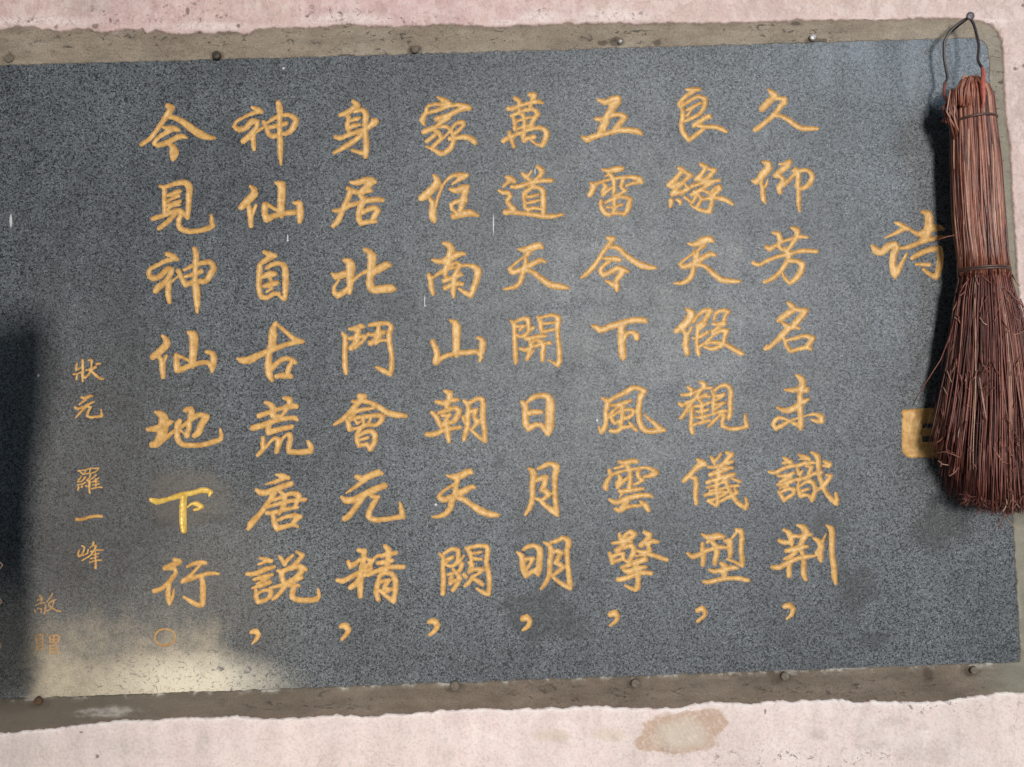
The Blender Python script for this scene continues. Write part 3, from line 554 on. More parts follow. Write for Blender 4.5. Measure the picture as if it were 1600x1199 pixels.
緣|1035,240|26,23,5 32,26,7 22,38,6 11,49,8 16,52,6 26,47,6;37,30,5 43,34,8 47,35,4;41,36,6 30,47,6 21,57,6 16,63,8 30,60,6 42,54,6;37,50,4 42,54,6 30,64,3;14,74,7 13,82,5;23,72,4 28,75,6 28,79,4;35,68,4 43,74,5;60,17,5 68,21,7 64,29,6 56,38,8 53,40,6 62,40,5;73,24,4 82,26,6 76,33,6 66,42,6 60,46,5 47,51,5;47,50,5 60,47,5 75,43,5 90,42,4;80,44,5 65,53,5 50,62,6 46,64,5;50,60,5 65,58,4 73,62,5 78,70,6 76,82,6 74,91,6 62,89,5 50,84,4 43,80,2;55,64,5 47,77,4;57,65,5 62,71,5 55,82,5;77,60,4 83,53,4 89,51,5 91,55,5 80,65,5;62,72,4 72,70,5 85,69,6 100,73,7 110,79,4
天|1045,350|31,31,3 42,32,8 54,26,11 65,24,9 69,27,5;55,34,6 45,42,4;39,42,4 42,52,7 39,63,7 38,75,7 33,85,7 22,92,6 9,93,3;46,42,4 45,55,6;38,46,3 25,56,4 17,63,4 22,67,7 38,62,7 52,54,7 66,47,7 73,49,4;43,64,5 54,65,5 68,76,7 82,87,8 95,89,7 111,90,4
假|1047,462|27,22,5 33,28,11 30,36,12 20,48,11 10,55,8;21,54,5 26,63,8 24,76,9 27,90,8;34,49,4 29,60,4;37,42,3 45,30,5 55,23,6 63,24,8 58,33,7 52,42,7 45,47,8;44,46,6 43,60,6 42,75,6 44,88,7 45,93,4;57,44,4 48,52,4;36,67,3 48,64,6 59,57,5;46,80,4 57,72,4 66,64,4;69,38,4 72,28,5 82,23,5 91,25,6 86,32,5 84,42,6 70,45,5 66,44,3;86,44,5 75,50,4 66,57,4;66,54,4 68,60,6 80,55,6 89,55,7 86,63,6 83,75,6 75,81,6 65,83,6 53,80,3;57,75,4 70,73,5 85,76,6 97,82,7 110,90,7 114,91,4
觀|1055,575|20,30,4 25,34,6 25,42,5;10,42,4 20,42,5 35,36,5 45,32,5 58,31,3;39,22,4 46,26,7 42,33,6 36,41,5 30,50,5 22,60,6 12,75,5 8,79,4;7,56,5 11,59,5 25,51,4 42,45,5 54,45,4;43,43,4 50,41,4;26,61,6 26,75,6 25,90,6 27,101,6;36,49,4 42,55,5 42,65,5 43,80,4;31,60,4 42,59,5 54,54,4;33,68,4 42,68,5 52,65,4;33,77,4 42,77,5 53,74,4 62,71,3;29,89,4 42,85,5 54,82,4;57,36,3 61,42,6 60,55,6 60,71,5;62,35,4 72,28,5 82,28,6 86,34,7 86,55,7 86,70,7 84,79,5;64,44,4 77,41,4;76,43,4 64,51,3;64,57,4 78,54,4;76,56,4 63,64,3;59,73,3 70,68,5 79,67,4;72,72,4 64,80,5 52,92,4;77,74,6 74,84,5 74,91,5 85,95,5 103,94,5 112,91,6 110,82,5 109,73,3
儀|1057,692|33,26,4 38,30,8 43,33,8 35,36,9 25,46,7 15,56,7 11,60,5;22,54,4 30,56,7 31,65,7 30,80,7 31,95,5;54,22,4 58,29,5 60,33,4;60,29,4 66,23,4 70,17,3;78,15,4 86,19,8 80,25,6 73,33,6 65,42,4;50,38,4 62,38,5 75,33,6 88,29,4;72,40,6 88,39,4;53,50,6 65,46,7 80,41,6;66,36,5 66,50,8 64,60,5;48,62,5 62,57,6 78,53,8 90,49,5;48,70,4 62,66,4 74,61,4;53,75,4 70,72,4 85,68,4 97,67,4;45,82,5 60,78,5 80,77,4;50,91,5 65,86,4 80,78,3;51,92,4 63,98,5 65,90,6 63,75,6 63,60,5;77,54,5 79,64,6 85,77,6 95,93,6 108,102,6 110,95,5 108,86,3;87,56,4 100,61,4;92,72,4 94,78,6 85,83,5 70,91,4
型|1065,810|32,25,3 42,30,8 57,28,10 67,29,4;44,34,6 40,38,4;33,40,5 33,50,7 34,60,7 33,73,5;47,36,5 53,43,7 55,55,8 52,70,6 53,73,3;10,55,4 17,60,7 30,55,6 50,47,5 62,45,6 70,46,4;67,35,4 75,36,9 76,48,8 76,59,6;79,31,3 87,21,3.5;86,18,5 92,20,7 94,35,7 93,50,6 95,65,7 95,74,5 85,69,4 71,64,3;62,70,5 67,75,9 66,82,9 67,90,7 65,94,6;44,81,4 52,83,6 68,80,6 80,77,7 87,78,4;34,99,4 40,100,6 58,96,6 72,94,5 90,94,6 104,97,5
，|1037,898|53,56,6 60,53,8 65,58,5 63,65,5 53,73,4
久|1165,115|36,25,3 42,31,8 46,35,10 36,45,10 26,55,9;48,38,6 55,39,5 61,40,7 62,46,6;60,44,9 52,55,7 43,66,7 30,77,6 20,85,7 15,88,6;46,66,4 53,66,5 65,71,6 77,80,7 90,86,7 105,86,6 113,86,4
仰|1168,223|24,30,4 32,34,10 33,39,11 24,49,11 14,61,9 8,60,4;22,62,5 24,75,7 25,88,7 28,94,3;32,57,2 29,68,4;49,34,2 60,32,5 66,30,7 62,36,9 53,44,8 44,51,8 52,53,5 56,60,6 50,70,9 51,77,7;57,66,6 68,55,5 78,46,5 88,43,5 97,45,6 101,54,7 96,65,7 88,71,6 80,71,5 73,66,2;71,44,4 75,41,5 79,45,6 79,60,7 80,80,6 80,97,6 82,107,3
芳|1170,340|38,24,4 46,26,7 49,35,8 48,46,6 57,52,5;28,46,6 33,50,6 45,42,5 58,36,4 72,32,5 80,30,6 92,31,3;67,16,4 75,20,9 76,27,8 70,38,6 63,49,5;57,49,5 62,57,10 62,65,8 57,74,7 48,86,6 36,96,6 24,101,4;7,71,5 15,74,5 32,66,5 50,60,5 66,56,5 85,52,6 106,53,5;64,68,5 75,68,6 84,73,8 81,85,9 74,95,8 65,103,5 57,95,5 53,87,3
名|1175,455|56,18,4 63,24,8 67,29,8 55,36,9 45,43,8 41,46,5;67,28,6 77,30,6 85,30,7 80,37,9 70,48,9 64,55,8;47,48,4 55,55,8 70,57,5 74,58,4;57,59,9 46,70,8 35,81,6 25,89,6 21,90,5 23,85,3;50,74,4 54,85,6 60,94,5 72,91,5 85,88,6 92,90,5;55,77,4 70,73,5 85,70,5 95,74,8 91,80,8 86,87,8
未|1187,570|57,16,3 64,21,8 67,28,10 65,38,8 63,50,8 63,65,8 64,80,8 65,95,8 64,101,4;39,39,3 50,40,6 63,39,7 73,40,7 75,37,4;28,67,4 40,72,7 52,69,9 63,61,8 72,56,6 76,54,4;63,96,7 53,91,5 43,86,3 33,83,5 25,86,6 22,95,6 26,100,6 37,94,6 47,88,4 60,83,2;69,81,2 80,78,3 90,78,5 96,82,9 97,88,8 88,88,5 79,85,2
識|1198,690|26,25,3 32,29,6 38,32,6;35,32,5 25,34,3;3,47,3 12,49,5 25,43,5 40,38,5 48,38,5 60,34,5 74,33,4;18,54,4 32,53,6 43,49,4;38,54,5 21,63,3;17,68,4 30,65,6 45,60,5 60,57,5 75,50,5 87,48,3;33,69,4 21,73,3;19,79,4 24,86,6 27,92,5 34,87,5 42,82,5 44,75,5 36,74,5 22,79,4;50,21,3 58,24,6 66,27,5;60,27,4 51,28,2;48,41,4 50,50,5 52,53,4 56,46,3;62,38,4 70,40,6 66,50,5;50,62,4 50,75,5 53,85,6 65,84,4 71,91,6 75,80,6 73,65,6 68,62,6 60,64,4 54,69,3;57,77,4 65,74,4;70,17,3 79,23,8 81,35,7 82,50,7 86,65,6 93,80,6 103,92,7 109,97,6 110,90,6 108,81,4;90,31,4 98,36,8;97,38,6 89,38,4;93,52,3 100,54,6 95,62,6 88,70,6 77,78,3
荆|1198,810|27,18,4 34,22,7 38,30,9 39,40,6;20,35,5 28,38,6 40,36,6;42,28,5 55,28,5 70,25,4;49,11,4 58,15,9 61,22,11 57,33,8 52,42,6;30,51,5 40,49,8 52,46,8 64,44,4;45,54,6 36,60,5 27,64,3;9,76,5 18,77,7 32,70,7 48,63,6 62,60,6 75,59,3;36,70,6 35,80,7 35,90,6;52,47,5 57,58,6 58,75,7 58,88,7 61,95,5;73,31,3 80,35,7 85,42,9 83,54,10 84,62,8 85,67,4;80,54,9;88,36,4 93,24,1.5;94,11,3 101,17,8 102,30,8 102,55,7 105,75,8 106,92,8 108,102,4
，|1173,892|53,56,6 60,54,8 66,60,7 64,68,5 57,75,3
诗|1355,330|44,18,3 52,21,6 60,26,7 66,28,5;58,28,6 45,34,5 28,42,2;8,54,4 14,62,11 22,64,10 33,55,10 43,52,9 46,56,9 42,66,10 40,82,10 43,99,10 44,104,4;46,97,8 53,84,6 62,66,3;86,1,4 95,5,10 97,15,12 95,28,12 93,38,12 85,45,7;70,31,4 80,36,7 95,30,8 112,26,8 118,28,4;54,58,4 65,56,6 80,50,6 95,45,6 112,42,5 120,41,4;71,73,6 85,65,7 100,60,7 113,58,7 114,70,9 112,90,9 108,103,7 98,99,5 88,91,4;77,83,4 97,84,5
印|1385,615|40,42,30 40,85,30;30,31,11;40,36,22 120,33,22;45,61,11 120,58,11;45,88,22 120,88,24
狀|110,550|19,13,3.5 19.5,25,3 19,38,3.5 19,46,2.5;10.5,18,2.5 9,25,3 8.5,29,2;9,28,2.5 14,26,2 18,24.5,2;4.5,35,2.5 10,34.5,2 18,31,2.5;10.5,36,2.5 9,43,2.5;28,13,2.5 33,13,3.5 33,20,2.5 31,29,2.5 28,36,3 23,40,3;25,28.5,2.5 32,27,3 39,24,4;31,28,3 40,37,3.5 48,42,3.5 52.5,42.5,2;41,18.5,3 47,18.5,2.5
元|110,608|18,13.5,3 24,14,4 31,11,4 34,11,3;24,16.5,3 14,24,2;8,29,4 12,31,3 20,28,3 28,24,3 37,20,2.5;25,27,3 18,34,3 9,44,2.5;28,28,2.5 32,28,3 28,35,3 26,42,3 30,44,3 40,43.5,3 49,42,4 48.5,36,2.5 48,32,2
羅|110,720|12,16,2 22,14.5,1.5 32,12,2 44,12,2 42,15.5,2 37,18.5,2 27,20,2 20,21,2 17,19,2 15,16.5,2;23.5,15,2 22,20,1.5;31,13,2 30,18,1.5;17,24,2 15,28,2 12,30,2;23,26,3 18,32,2 11,33,2;11,38,2 20,36,2 24,34,2.5;13,41,2.5 11.5,46,2;18,41,3;25,39.5,3;31,22,2.5 30,27,2 26,31,2;40,22,2.5 34,28,2 27,32,2;30,31,3 29.5,40,3 30,50,2.5;36,33,2 40,30,2 44,27,2;35,38,2 45,36,2;34,33,2 44,32,2;40,28,2 40,43,2;33,44,2 40,42,2 49,41.5,2
一|110,780|10,31.5,4.5 17,32,4 30,28,4 42,26.5,4 49,27,3.5
峰|110,840|18,13,2 22,15,2.5 20.5,22,2.5 18,27,2.5 14,30,2.5 12,28,2.5 14,20,2.5;28,19,2.5 27,24,2 20,28,2;36,8,3 36,12,2.5 31,16,2;40,13,3 38,18,2.5 31,28,2 18,36,2;32,22,2 42,19.5,2 52,20,2;32,28,2 44,25,2;32,33,2 43,30,2;30,39,2 40,36,2 49,35.5,2;39,22,2 39.5,35,2.5 39.5,48,3
敬f|40,915|22,16,3 25,20,2;19,23,2 26,21,2;16,31,2 24,28,2 30,27,2;27,20,2 24,26,2;31,30,2 31,38,2 29,44,2.5;14,38,2 16,43,2;19,36,2 25,36,2 24,42,2;42,13,2 38,20,2 34,25,2;36,28,2 42,24,2 48,22,2;44,24,2 42,32,2 34,40,2;36,31,2 42,36,2.5 48,39,2.5 56,41,1.5
贈f|40,975|16,19,2 20,17,2 27,17,2 27,28,2 27,39,2;16,20,2 17,30,2 18,38,2;18,24,1.5 25,23,1.5;18,30,1.5 25,29,1.5;18,36,1.5 25,34,1.5;19,39,2 15,43,2;24,38,2 28,41,2;34,16,2.5;37,20,2 39,23,2;38,19,2 50,18,2.5 53,20,2.5 50,28,2 38,29,2 38,22,2;44,19,2 44,28,2;39,24,1.5 50,24,1.5;38,34,2 48,33,2 49,45,2 38,46,2 38,35,2;39,39,2 47,39,2
'''
# ------------------------------------------------------------------ outline of the plaster edge and of the slab
SLAB = [(-230, 109.0), (1524.0, 59.6), (1535.0, 63.0), (1541.5, 70.0), (1544.5, 84.0), (1594.0, 1034.5), (-230, 1100.5)]
TOP = [(-230, 56), (-150, 52), (-60, 49), (0, 47), (20, 45), (30, 43), (50, 44), (75, 48), (92, 52), (105, 49), (120, 46), (145, 48), (155, 52), (185, 49), (200, 45),
       (215, 49), (224, 45), (232, 53), (245, 49), (262, 52), (275, 54), (300, 54), (312, 49), (320, 54), (345, 52), (360, 50), (375, 54), (390, 54), (396, 48), (410, 46), (450, 44),
       (490, 45), (520, 41), (545, 39), (575, 43), (620, 43), (660, 42), (700, 40), (740, 42), (780, 44), (800, 43), (815, 40), (840, 42), (870, 40), (890, 37),
       (910, 39), (950, 38), (1000, 39), (1050, 38), (1100, 37), (1150, 37), (1200, 36), (1250, 33), (1300, 33), (1370, 33), (1440, 30), (1500, 31),
       (1530, 34), (1548, 42), (1558, 52), (1563, 65), (1566, 90), (1567, 130), (1569, 180), (1575, 220), (1578, 250), (1579, 290), (1583, 350), (1587, 420),
       (1591, 470), (1599, 560), (1608, 700), (1618, 800), (1630, 930), (1640, 1040), (1640, 1075)]
BOT = [(1600, 1082), (1572, 1081), (1560, 1083), (1530, 1086), (1500, 1089), (1480, 1094), (1450, 1096), (1430, 1097), (1400, 1096), (1360, 1095), (1340, 1098), (1305, 1092),
       (1270, 1094), (1210, 1095), (1170, 1099), (1110, 1096), (1080, 1100), (1060, 1106), (1010, 1106), (970, 1106), (925, 1102), (870, 1105), (800, 1108), (780, 1107), (750, 1107), (700, 1110),
       (690, 1109), (640, 1115), (605, 1115), (590, 1119), (545, 1118), (525, 1116), (500, 1119), (480, 1120), (450, 1122), (420, 1123), (385, 1120), (367, 1117),
       (350, 1120), (320, 1121), (285, 1121), (240, 1124), (215, 1125), (200, 1124), (175, 1127), (130, 1132), (85, 1138), (50, 1140), (20, 1144), (0, 1145), (-60, 1150), (-230, 1164)]
def resample(pl, step):
    out = []
    for (x0, y0), (x1, y1) in zip(pl[:-1], pl[1:]):
        n = max(1, int(round(math.hypot(x1 - x0, y1 - y0) / step)))
        for k in range(n): out.append((x0 + (x1 - x0) * k / n, y0 + (y1 - y0) * k / n))
    return out
HOLE = resample(TOP + BOT + [(-230, 56)], 2.5)
N = len(HOLE)
def nz(x, y, sc, seed=0.0): return mnoise.fractal(Vector((x / sc, y / sc, seed)), 1.0, 2.0, 4)
# ragged hand broken edge
HOLE = [(x + 1.3 * nz(x, y, 9, 3.1), y + 2.2 * nz(x, y, 11, 8.7) + 0.9 * nz(x, y, 4, 1.7)) for (x, y) in HOLE]
NRM = []
for i in range(N):
    a, b = HOLE[i - 3], HOLE[(i + 3) % N]
    dx, dy = b[0] - a[0], b[1] - a[1]
    L = math.hypot(dx, dy) or 1
    NRM.append((dy / L, -dx / L))           # outward in pixel space (clockwise loop)
def runavg(a, w):
    n = len(a); out = []
    for i in range(n):
        xs = [a[(i + k) % n] for k in range(-w, w + 1)]
        out.append((sum(q[0] for q in xs) / len(xs), sum(q[1] for q in xs) / len(xs)))
    return out
SM = runavg(HOLE, 14)
SN = []
for i in range(N):
    a, b = SM[i - 8], SM[(i + 8) % N]
    dx, dy = b[0] - a[0], b[1] - a[1]
    L = math.hypot(dx, dy) or 1
    SN.append((dy / L, -dx / L))
def ray_rect(px, py, x0, y0, x1, y1, cx=700.0, cy=590.0):
    dx, dy = px - cx, py - cy
    t = min([(x1 - cx) / dx if dx > 0 else 9e9, (x0 - cx) / dx if dx < 0 else 9e9,
             (y1 - cy) / dy if dy > 0 else 9e9, (y0 - cy) / dy if dy < 0 else 9e9])
    return cx + dx * t, cy + dy * t
def ray_poly(px, py, poly, cx=700.0, cy=590.0):
    dx, dy = px - cx, py - cy
    best = None
    for (ax, ay), (bx, by) in zip(poly, poly[1:] + poly[:1]):
        ex, ey = bx - ax, by - ay
        den = dx * ey - dy * ex
        if abs(den) < 1e-9: continue
        t = ((ax - cx) * ey - (ay - cy) * ex) / den
        u = ((ax - cx) * dy - (ay - cy) * dx) / den
        if t > 0 and -1e-6 <= u <= 1 + 1e-6:
            if best is None or t < best: best = t
    return cx + dx * best, cy + dy * best

# ------------------------------------------------------------------ plaster wall
v, f = [], []
RINGS = [(-1.2, -3.0), (0.0, 2.4), (0.6, 4.2), (2.2, 5.2), (5.0, 5.6), (11, 5.6), (20, 5.5), (40, 5.4), (None, 0.25), (None, 1.0)]
for (off, h) in RINGS:
    for i in range(N):
        x, y = HOLE[i]
        if off is not None:
            X, Y = x + NRM[i][0] * off, y + NRM[i][1] * off
            if off > 8: X, Y = SM[i][0] + SN[i][0] * off, SM[i][1] + SN[i][1] * off
            hh = h + (0.9 * nz(X, Y, 14, 5.5) if 0 < off < 15 else 0) + (0.7 * nz(X, Y, 60, 2.5) if 3 < off < 30 else 0)
        else:
            bx, by = SM[i][0] + SN[i][0] * 40, SM[i][1] + SN[i][1] * 40
            ox, oy = ray_rect(SM[i][0], SM[i][1], -1700, -1000, 3300, 2150)
            X, Y = bx + (ox - bx) * h, by + (oy - by) * h
            hh = 5.4
        v.append(F(X, Y, hh))
for r in range(len(RINGS) - 1):
    for i in range(N):
        j = (i + 1) % N
        f.append((r * N + i, (r + 1) * N + i, (r + 1) * N + j, r * N + j)[::-1])
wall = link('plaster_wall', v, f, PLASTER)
at = wall.data.attributes.new('lip', 'FLOAT', 'POINT')
at.data.foreach_set('value', [(1.0, 1.0, 1.0, 0.75, 0.25, 0, 0, 0, 0, 0)[i // N] for i in range(len(v))])
tag(wall, 'pale pink limewashed plaster wall with a ragged edge round the tablet', 'wall')

# ------------------------------------------------------------------ cement border between slab and plaster
v, f = [], []
T = [-0.02, 0.0, 0.03, 0.09, 0.2, 0.33, 0.47, 0.6, 0.72, 0.84, 0.94, 1.06]
for k, t_ in enumerate(T):
    for i in range(N):
        x, y = HOLE[i]
        ix, iy = ray_poly(x, y, SLAB)
        rag = 2.0 * nz(ix, iy, 14, 6.6) + 1.1 * nz(ix, iy, 4, 2.2) - 2.2 * max(0, nz(ix, iy, 22, 9.9) - .25)
        L = math.hypot(x - ix, y - iy) or 1
        ux, uy = (x - ix) / L, (y - iy) / L
        ix += ux * rag; iy += uy * rag
        X, Y = ix + (x - ix) * t_, iy + (y - iy) * t_
        if k == 0: X, Y, h = ix - ux * 0.4, iy - uy * 0.4, -2.0
        elif k == 1: h = 1.3
        else:
            h = 1.9 + 1.3 * nz(X, Y * 1.6, 34, 7.7) + 0.55 * nz(X, Y, 9, 1.1)
            if k == 2: h = 1.5 + 0.4 * nz(X, Y, 9, 1.1)
            if y > 600: h += 1.2 * (1 - t_) - 0.3
            if k >= 10: h = min(h, 1.8)
        v.append(F(X, Y, h))
for r in range(len(T) - 1):
    for i in range(N):
        j = (i + 1) % N
        f.append((r * N + i, (r + 1) * N + i, (r + 1) * N + j, r * N + j)[::-1])
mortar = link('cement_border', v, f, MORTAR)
at = mortar.data.attributes.new('lip', 'FLOAT', 'POINT')
at.data.foreach_set('value', [(1.0, 1.0, 0.9, 0.25)[i // N] if i // N < 4 else 0.0 for i in range(len(v))])
at = mortar.data.attributes.new('rim', 'FLOAT', 'POINT')
at.data.foreach_set('value', [(0.15, 0.6, 1.0)[i // N - len(T) + 3] if i // N >= len(T) - 3 else 0.0 for i in range(len(v))])
tag(mortar, 'rough grey brown cement border trowelled round the dark stone tablet', 'border')

# ------------------------------------------------------------------ the engraved slab
def parse(txt):
    out = []
    for ln in txt.strip().split('\n'):
        nm, org, st = ln.split('|')
        ox, oy = map(float, org.split(','))
        strokes = []
        for s_ in st.split(';'):
            pts = [tuple(map(float, q.split(','))) for q in s_.split()]
            strokes.append([(ox + a, oy + b, w + (0.4 if nm.endswith('f') or w < 2.6 else 1.7 if w >= 5 else 1.2)) for a, b, w in pts])
        out.append((nm, strokes))
    return out
def curve(pts):
    """round the bends of a brush stroke, keep its sharp corners"""
    if len(pts) < 3: return pts
    out = [pts[0]]
    def corner(i):
        if i <= 0 or i >= len(pts) - 1: return True
        a = math.atan2(pts[i][1] - pts[i - 1][1], pts[i][0] - pts[i - 1][0])
        b = math.atan2(pts[i + 1][1] - pts[i][1], pts[i + 1][0] - pts[i][0])
        d = abs((b - a + math.pi) % (2 * math.pi) - math.pi)
        return d > math.radians(66)
    for i in range(len(pts) - 1):
        p1, p2 = pts[i], pts[i + 1]
        p0 = p1 if corner(i) else pts[i - 1]
        p3 = p2 if corner(i + 1) else pts[i + 2]
        L = math.hypot(p2[0] - p1[0], p2[1] - p1[1])
        n = max(1, int(L / 3.5))
        def tan(a, b, c_):
            la = math.hypot(b[0] - a[0], b[1] - a[1]) or 1e9
            lb = math.hypot(c_[0] - b[0], c_[1] - b[1]) or 1e9
            if la > 1e8 or lb > 1e8: return None
            tx = (b[0] - a[0]) / la + (c_[0] - b[0]) / lb; ty = (b[1] - a[1]) / la + (c_[1] - b[1]) / lb
            q = math.hypot(tx, ty) or 1
            return tx / q * L, ty / q * L
        m1 = tan(p0, p1, p2) if p0 is not p1 else None
        m2 = tan(p1, p2, p3) if p3 is not p2 else None
        m1 = m1 or (p2[0] - p1[0], p2[1] - p1[1]); m2 = m2 or (p2[0] - p1[0], p2[1] - p1[1])
        for k in range(1, n + 1):
            t_ = k / n
            a = 2 * t_**3 - 3 * t_**2 + 1; b = t_**3 - 2 * t_**2 + t_; c_ = -2 * t_**3 + 3 * t_**2; d = t_**3 - t_**2
            out.append((a * p1[0] + b * m1[0] + c_ * p2[0] + d * m2[0], a * p1[1] + b * m1[1] + c_ * p2[1] + d * m2[1], p1[2] + (p2[2] - p1[2]) * t_))
    return out
CH = parse(GLYPHS)
GX0, GY0, GX1, GY1 = -225, 40, 1605, 1112
nx, ny = GX1 - GX0 + 1, GY1 - GY0 + 1
SD = np.full((ny, nx), 9.0, np.float32)
OWN = np.full((ny, nx), -1, np.int16)
for ci, (nm, strokes) in enumerate(CH):
    allp = [p for s_ in strokes for p in s_]
    xa = int(min(p[0] - p[2] for p in allp)) - 4; xb = int(max(p[0] + p[2] for p in allp)) + 5
    ya = int(min(p[1] - p[2] for p in allp)) - 4; yb = int(max(p[1] + p[2] for p in allp)) + 5
    gx, gy = np.meshgrid(np.arange(xa, xb, dtype=np.float32), np.arange(ya, yb, dtype=np.float32))
    # a chisel never follows the line perfectly
    best = np.full(gx.shape, 9.0, np.float32)
    for s_ in strokes:
        q = curve(s_)
        if len(q) == 1: q = [q[0], (q[0][0] + .01, q[0][1], q[0][2])]
        for (x0, y0, w0), (x1, y1, w1) in zip(q[:-1], q[1:]):
            dx, dy = x1 - x0, y1 - y0
            t_ = np.clip(((gx - x0) * dx + (gy - y0) * dy) / max(dx * dx + dy * dy, 1e-6), 0, 1)
            d = np.hypot(gx - x0 - t_ * dx, gy - y0 - t_ * dy) - 0.5 * (w0 + (w1 - w0) * t_)
            np.minimum(best, d, out=best)
    wobx = 0.28 * np.sin(gx * 0.53 + ci) * np.sin(gy * 0.47 + 2 * ci) + 0.2 * np.sin(gx * 1.13 + gy * 0.9)
    best = best + wobx
    sub = SD[ya - GY0:yb - GY0, xa - GX0:xb - GX0]
    ow = OWN[ya - GY0:yb - GY0, xa - GX0:xb - GX0]
    up = best < sub
    sub[up] = best[up]; ow[up] = ci
SD[np.abs(SD) < 1e-3] = 1e-3
H0 = 0.0
inside = SD < 0
code = (inside[:-1, :-1].astype(int) + inside[:-1, 1:] * 2 + inside[1:, 1:] * 4 + inside[1:, :-1] * 8)
# cells that belong to the slab (four sided, reaching a little under the cement)
cxs, cys = np.meshgrid(np.arange(GX0, GX1) + .5, np.arange(GY0, GY1) + .5)
ok = np.ones(code.shape, bool)
for (ax, ay), (bx, by) in zip(SLAB, SLAB[1:] + SLAB[:1]):
    L = math.hypot(bx - ax, by - ay)
    ok &= ((bx - ax) * (cys - ay) - (by - ay) * (cxs - ax)) / L > -5.0
sv, sf, sidx = [], [], {}
def svert(x, y):
    k = (x, y)
    if k not in sidx:
        sidx[k] = len(sv); sv.append(F(x, y, H0))
    return sidx[k]
gv = [[] for _ in CH]; gf = [[] for _ in CH]; gi = [dict() for _ in CH]
def depth(d): return 2.9 * (1 - math.exp(-d / 1.3))
def gvert(c_, x, y, d):
    k = (x, y)
    if k not in gi[c_]:
        gi[c_][k] = len(gv[c_]); gv[c_].append(F(x, y, H0 - depth(d)))
    return gi[c_][k]
# plain stone: runs of cells merged into large faces
act = {}
def flush(r, y):
    (x0, x1), y0 = r
    sf.append((svert(x0, y0), svert(x0, y), svert(x1, y), svert(x1, y0)))
plain = (code == 0) & ok
for j in range(ny - 1):
    row = plain[j]
    dd = np.diff(np.concatenate(([0], row.astype(np.int8), [0])))
    st = np.nonzero(dd == 1)[0]; en = np.nonzero(dd == -1)[0]
    runs = set((int(a) + GX0, int(b) + GX0) for a, b in zip(st, en))
    for r in list(act):
        if r not in runs: flush((r, act.pop(r)), j + GY0)
    for r in runs: act.setdefault(r, j + GY0)
for r, y0 in act.items(): flush((r, y0), GY1)
# cut cells
js, is_ = np.nonzero(code > 0)
for j, i in zip(js.tolist(), is_.tolist()):
    x, y = i + GX0, j + GY0
    cs = [(x, y, float(SD[j, i]), OWN[j, i]), (x + 1, y, float(SD[j, i + 1]), OWN[j, i + 1]),
          (x + 1, y + 1, float(SD[j + 1, i + 1]), OWN[j + 1, i + 1]), (x, y + 1, float(SD[j + 1, i]), OWN[j + 1, i])]
    ow = next(int(q[3]) for q in cs if q[2] < 0)
    if all(q[2] < 0 for q in cs):
        gf[ow].append(tuple(gvert(ow, q[0], q[1], -q[2]) for q in reversed(cs))); continue
    ins, outs = [], []
    cross = []
    for k in range(4):
        a, b = cs[k], cs[(k + 1) % 4]
        if a[2] < 0: ins.append((a[0], a[1], -a[2]))
        else: outs.append((a[0], a[1]))
        if (a[2] < 0) != (b[2] < 0):
            t_ = a[2] / (a[2] - b[2])
            p = (round(a[0] + (b[0] - a[0]) * t_, 4), round(a[1] + (b[1] - a[1]) * t_, 4))
            ins.append((p[0], p[1], 0.0)); outs.append(p); cross.append(p)
    gf[ow].append(tuple(gvert(ow, *q) for q in reversed(ins)))
    if len(cross) == 4:
        for k in range(4):
            if cs[k][2] >= 0:
                q = cs[k]
                near = sorted(cross, key=lambda p: abs(p[0] - q[0]) + abs(p[1] - q[1]))
                e = [p for p in cross if p[0] == q[0] or p[1] == q[1]][:2]
                if len(e) == 2: sf.append((svert(q[0], q[1]), svert(*e[0]), svert(*e[1])))
    else: sf.append(tuple(svert(*q) for q in reversed(outs)))
# sides and back of the slab
b0 = len(sv)
ns = len(SLAB)
for (x, y) in SLAB: sv.append(F(x, y, -0.6))
for (x, y) in SLAB: sv.append(F(x, y, -28))
for k in range(ns):
    sf.append((b0 + k, b0 + (k + 1) % ns, b0 + ns + (k + 1) % ns, b0 + ns + k))
sf.append(tuple(b0 + ns + k for k in range(ns)))
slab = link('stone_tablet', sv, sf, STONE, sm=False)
tag(slab, 'dark grey granite tablet engraved with columns of gilt Chinese characters', 'tablet')
for ci, (nm, strokes) in enumerate(CH):
    if not gv[ci]: continue
    mt, lb = GILT, None
    base = nm[0]
    if nm.endswith('g'): mt, lb = GILT_BRIGHT, 'brighter freshly regilded character'
    if nm.endswith('f'): mt, lb = GILT_FAINT, 'faint mark in dull, low contrast gilt'
    kind = 'engraved_mark' if base in '，。' else ('engraved_seal' if base == '印' else 'engraved_character')
    o = link(kind, gv[ci], gf[ci], mt, slab)
    if lb: o['label'] = lb

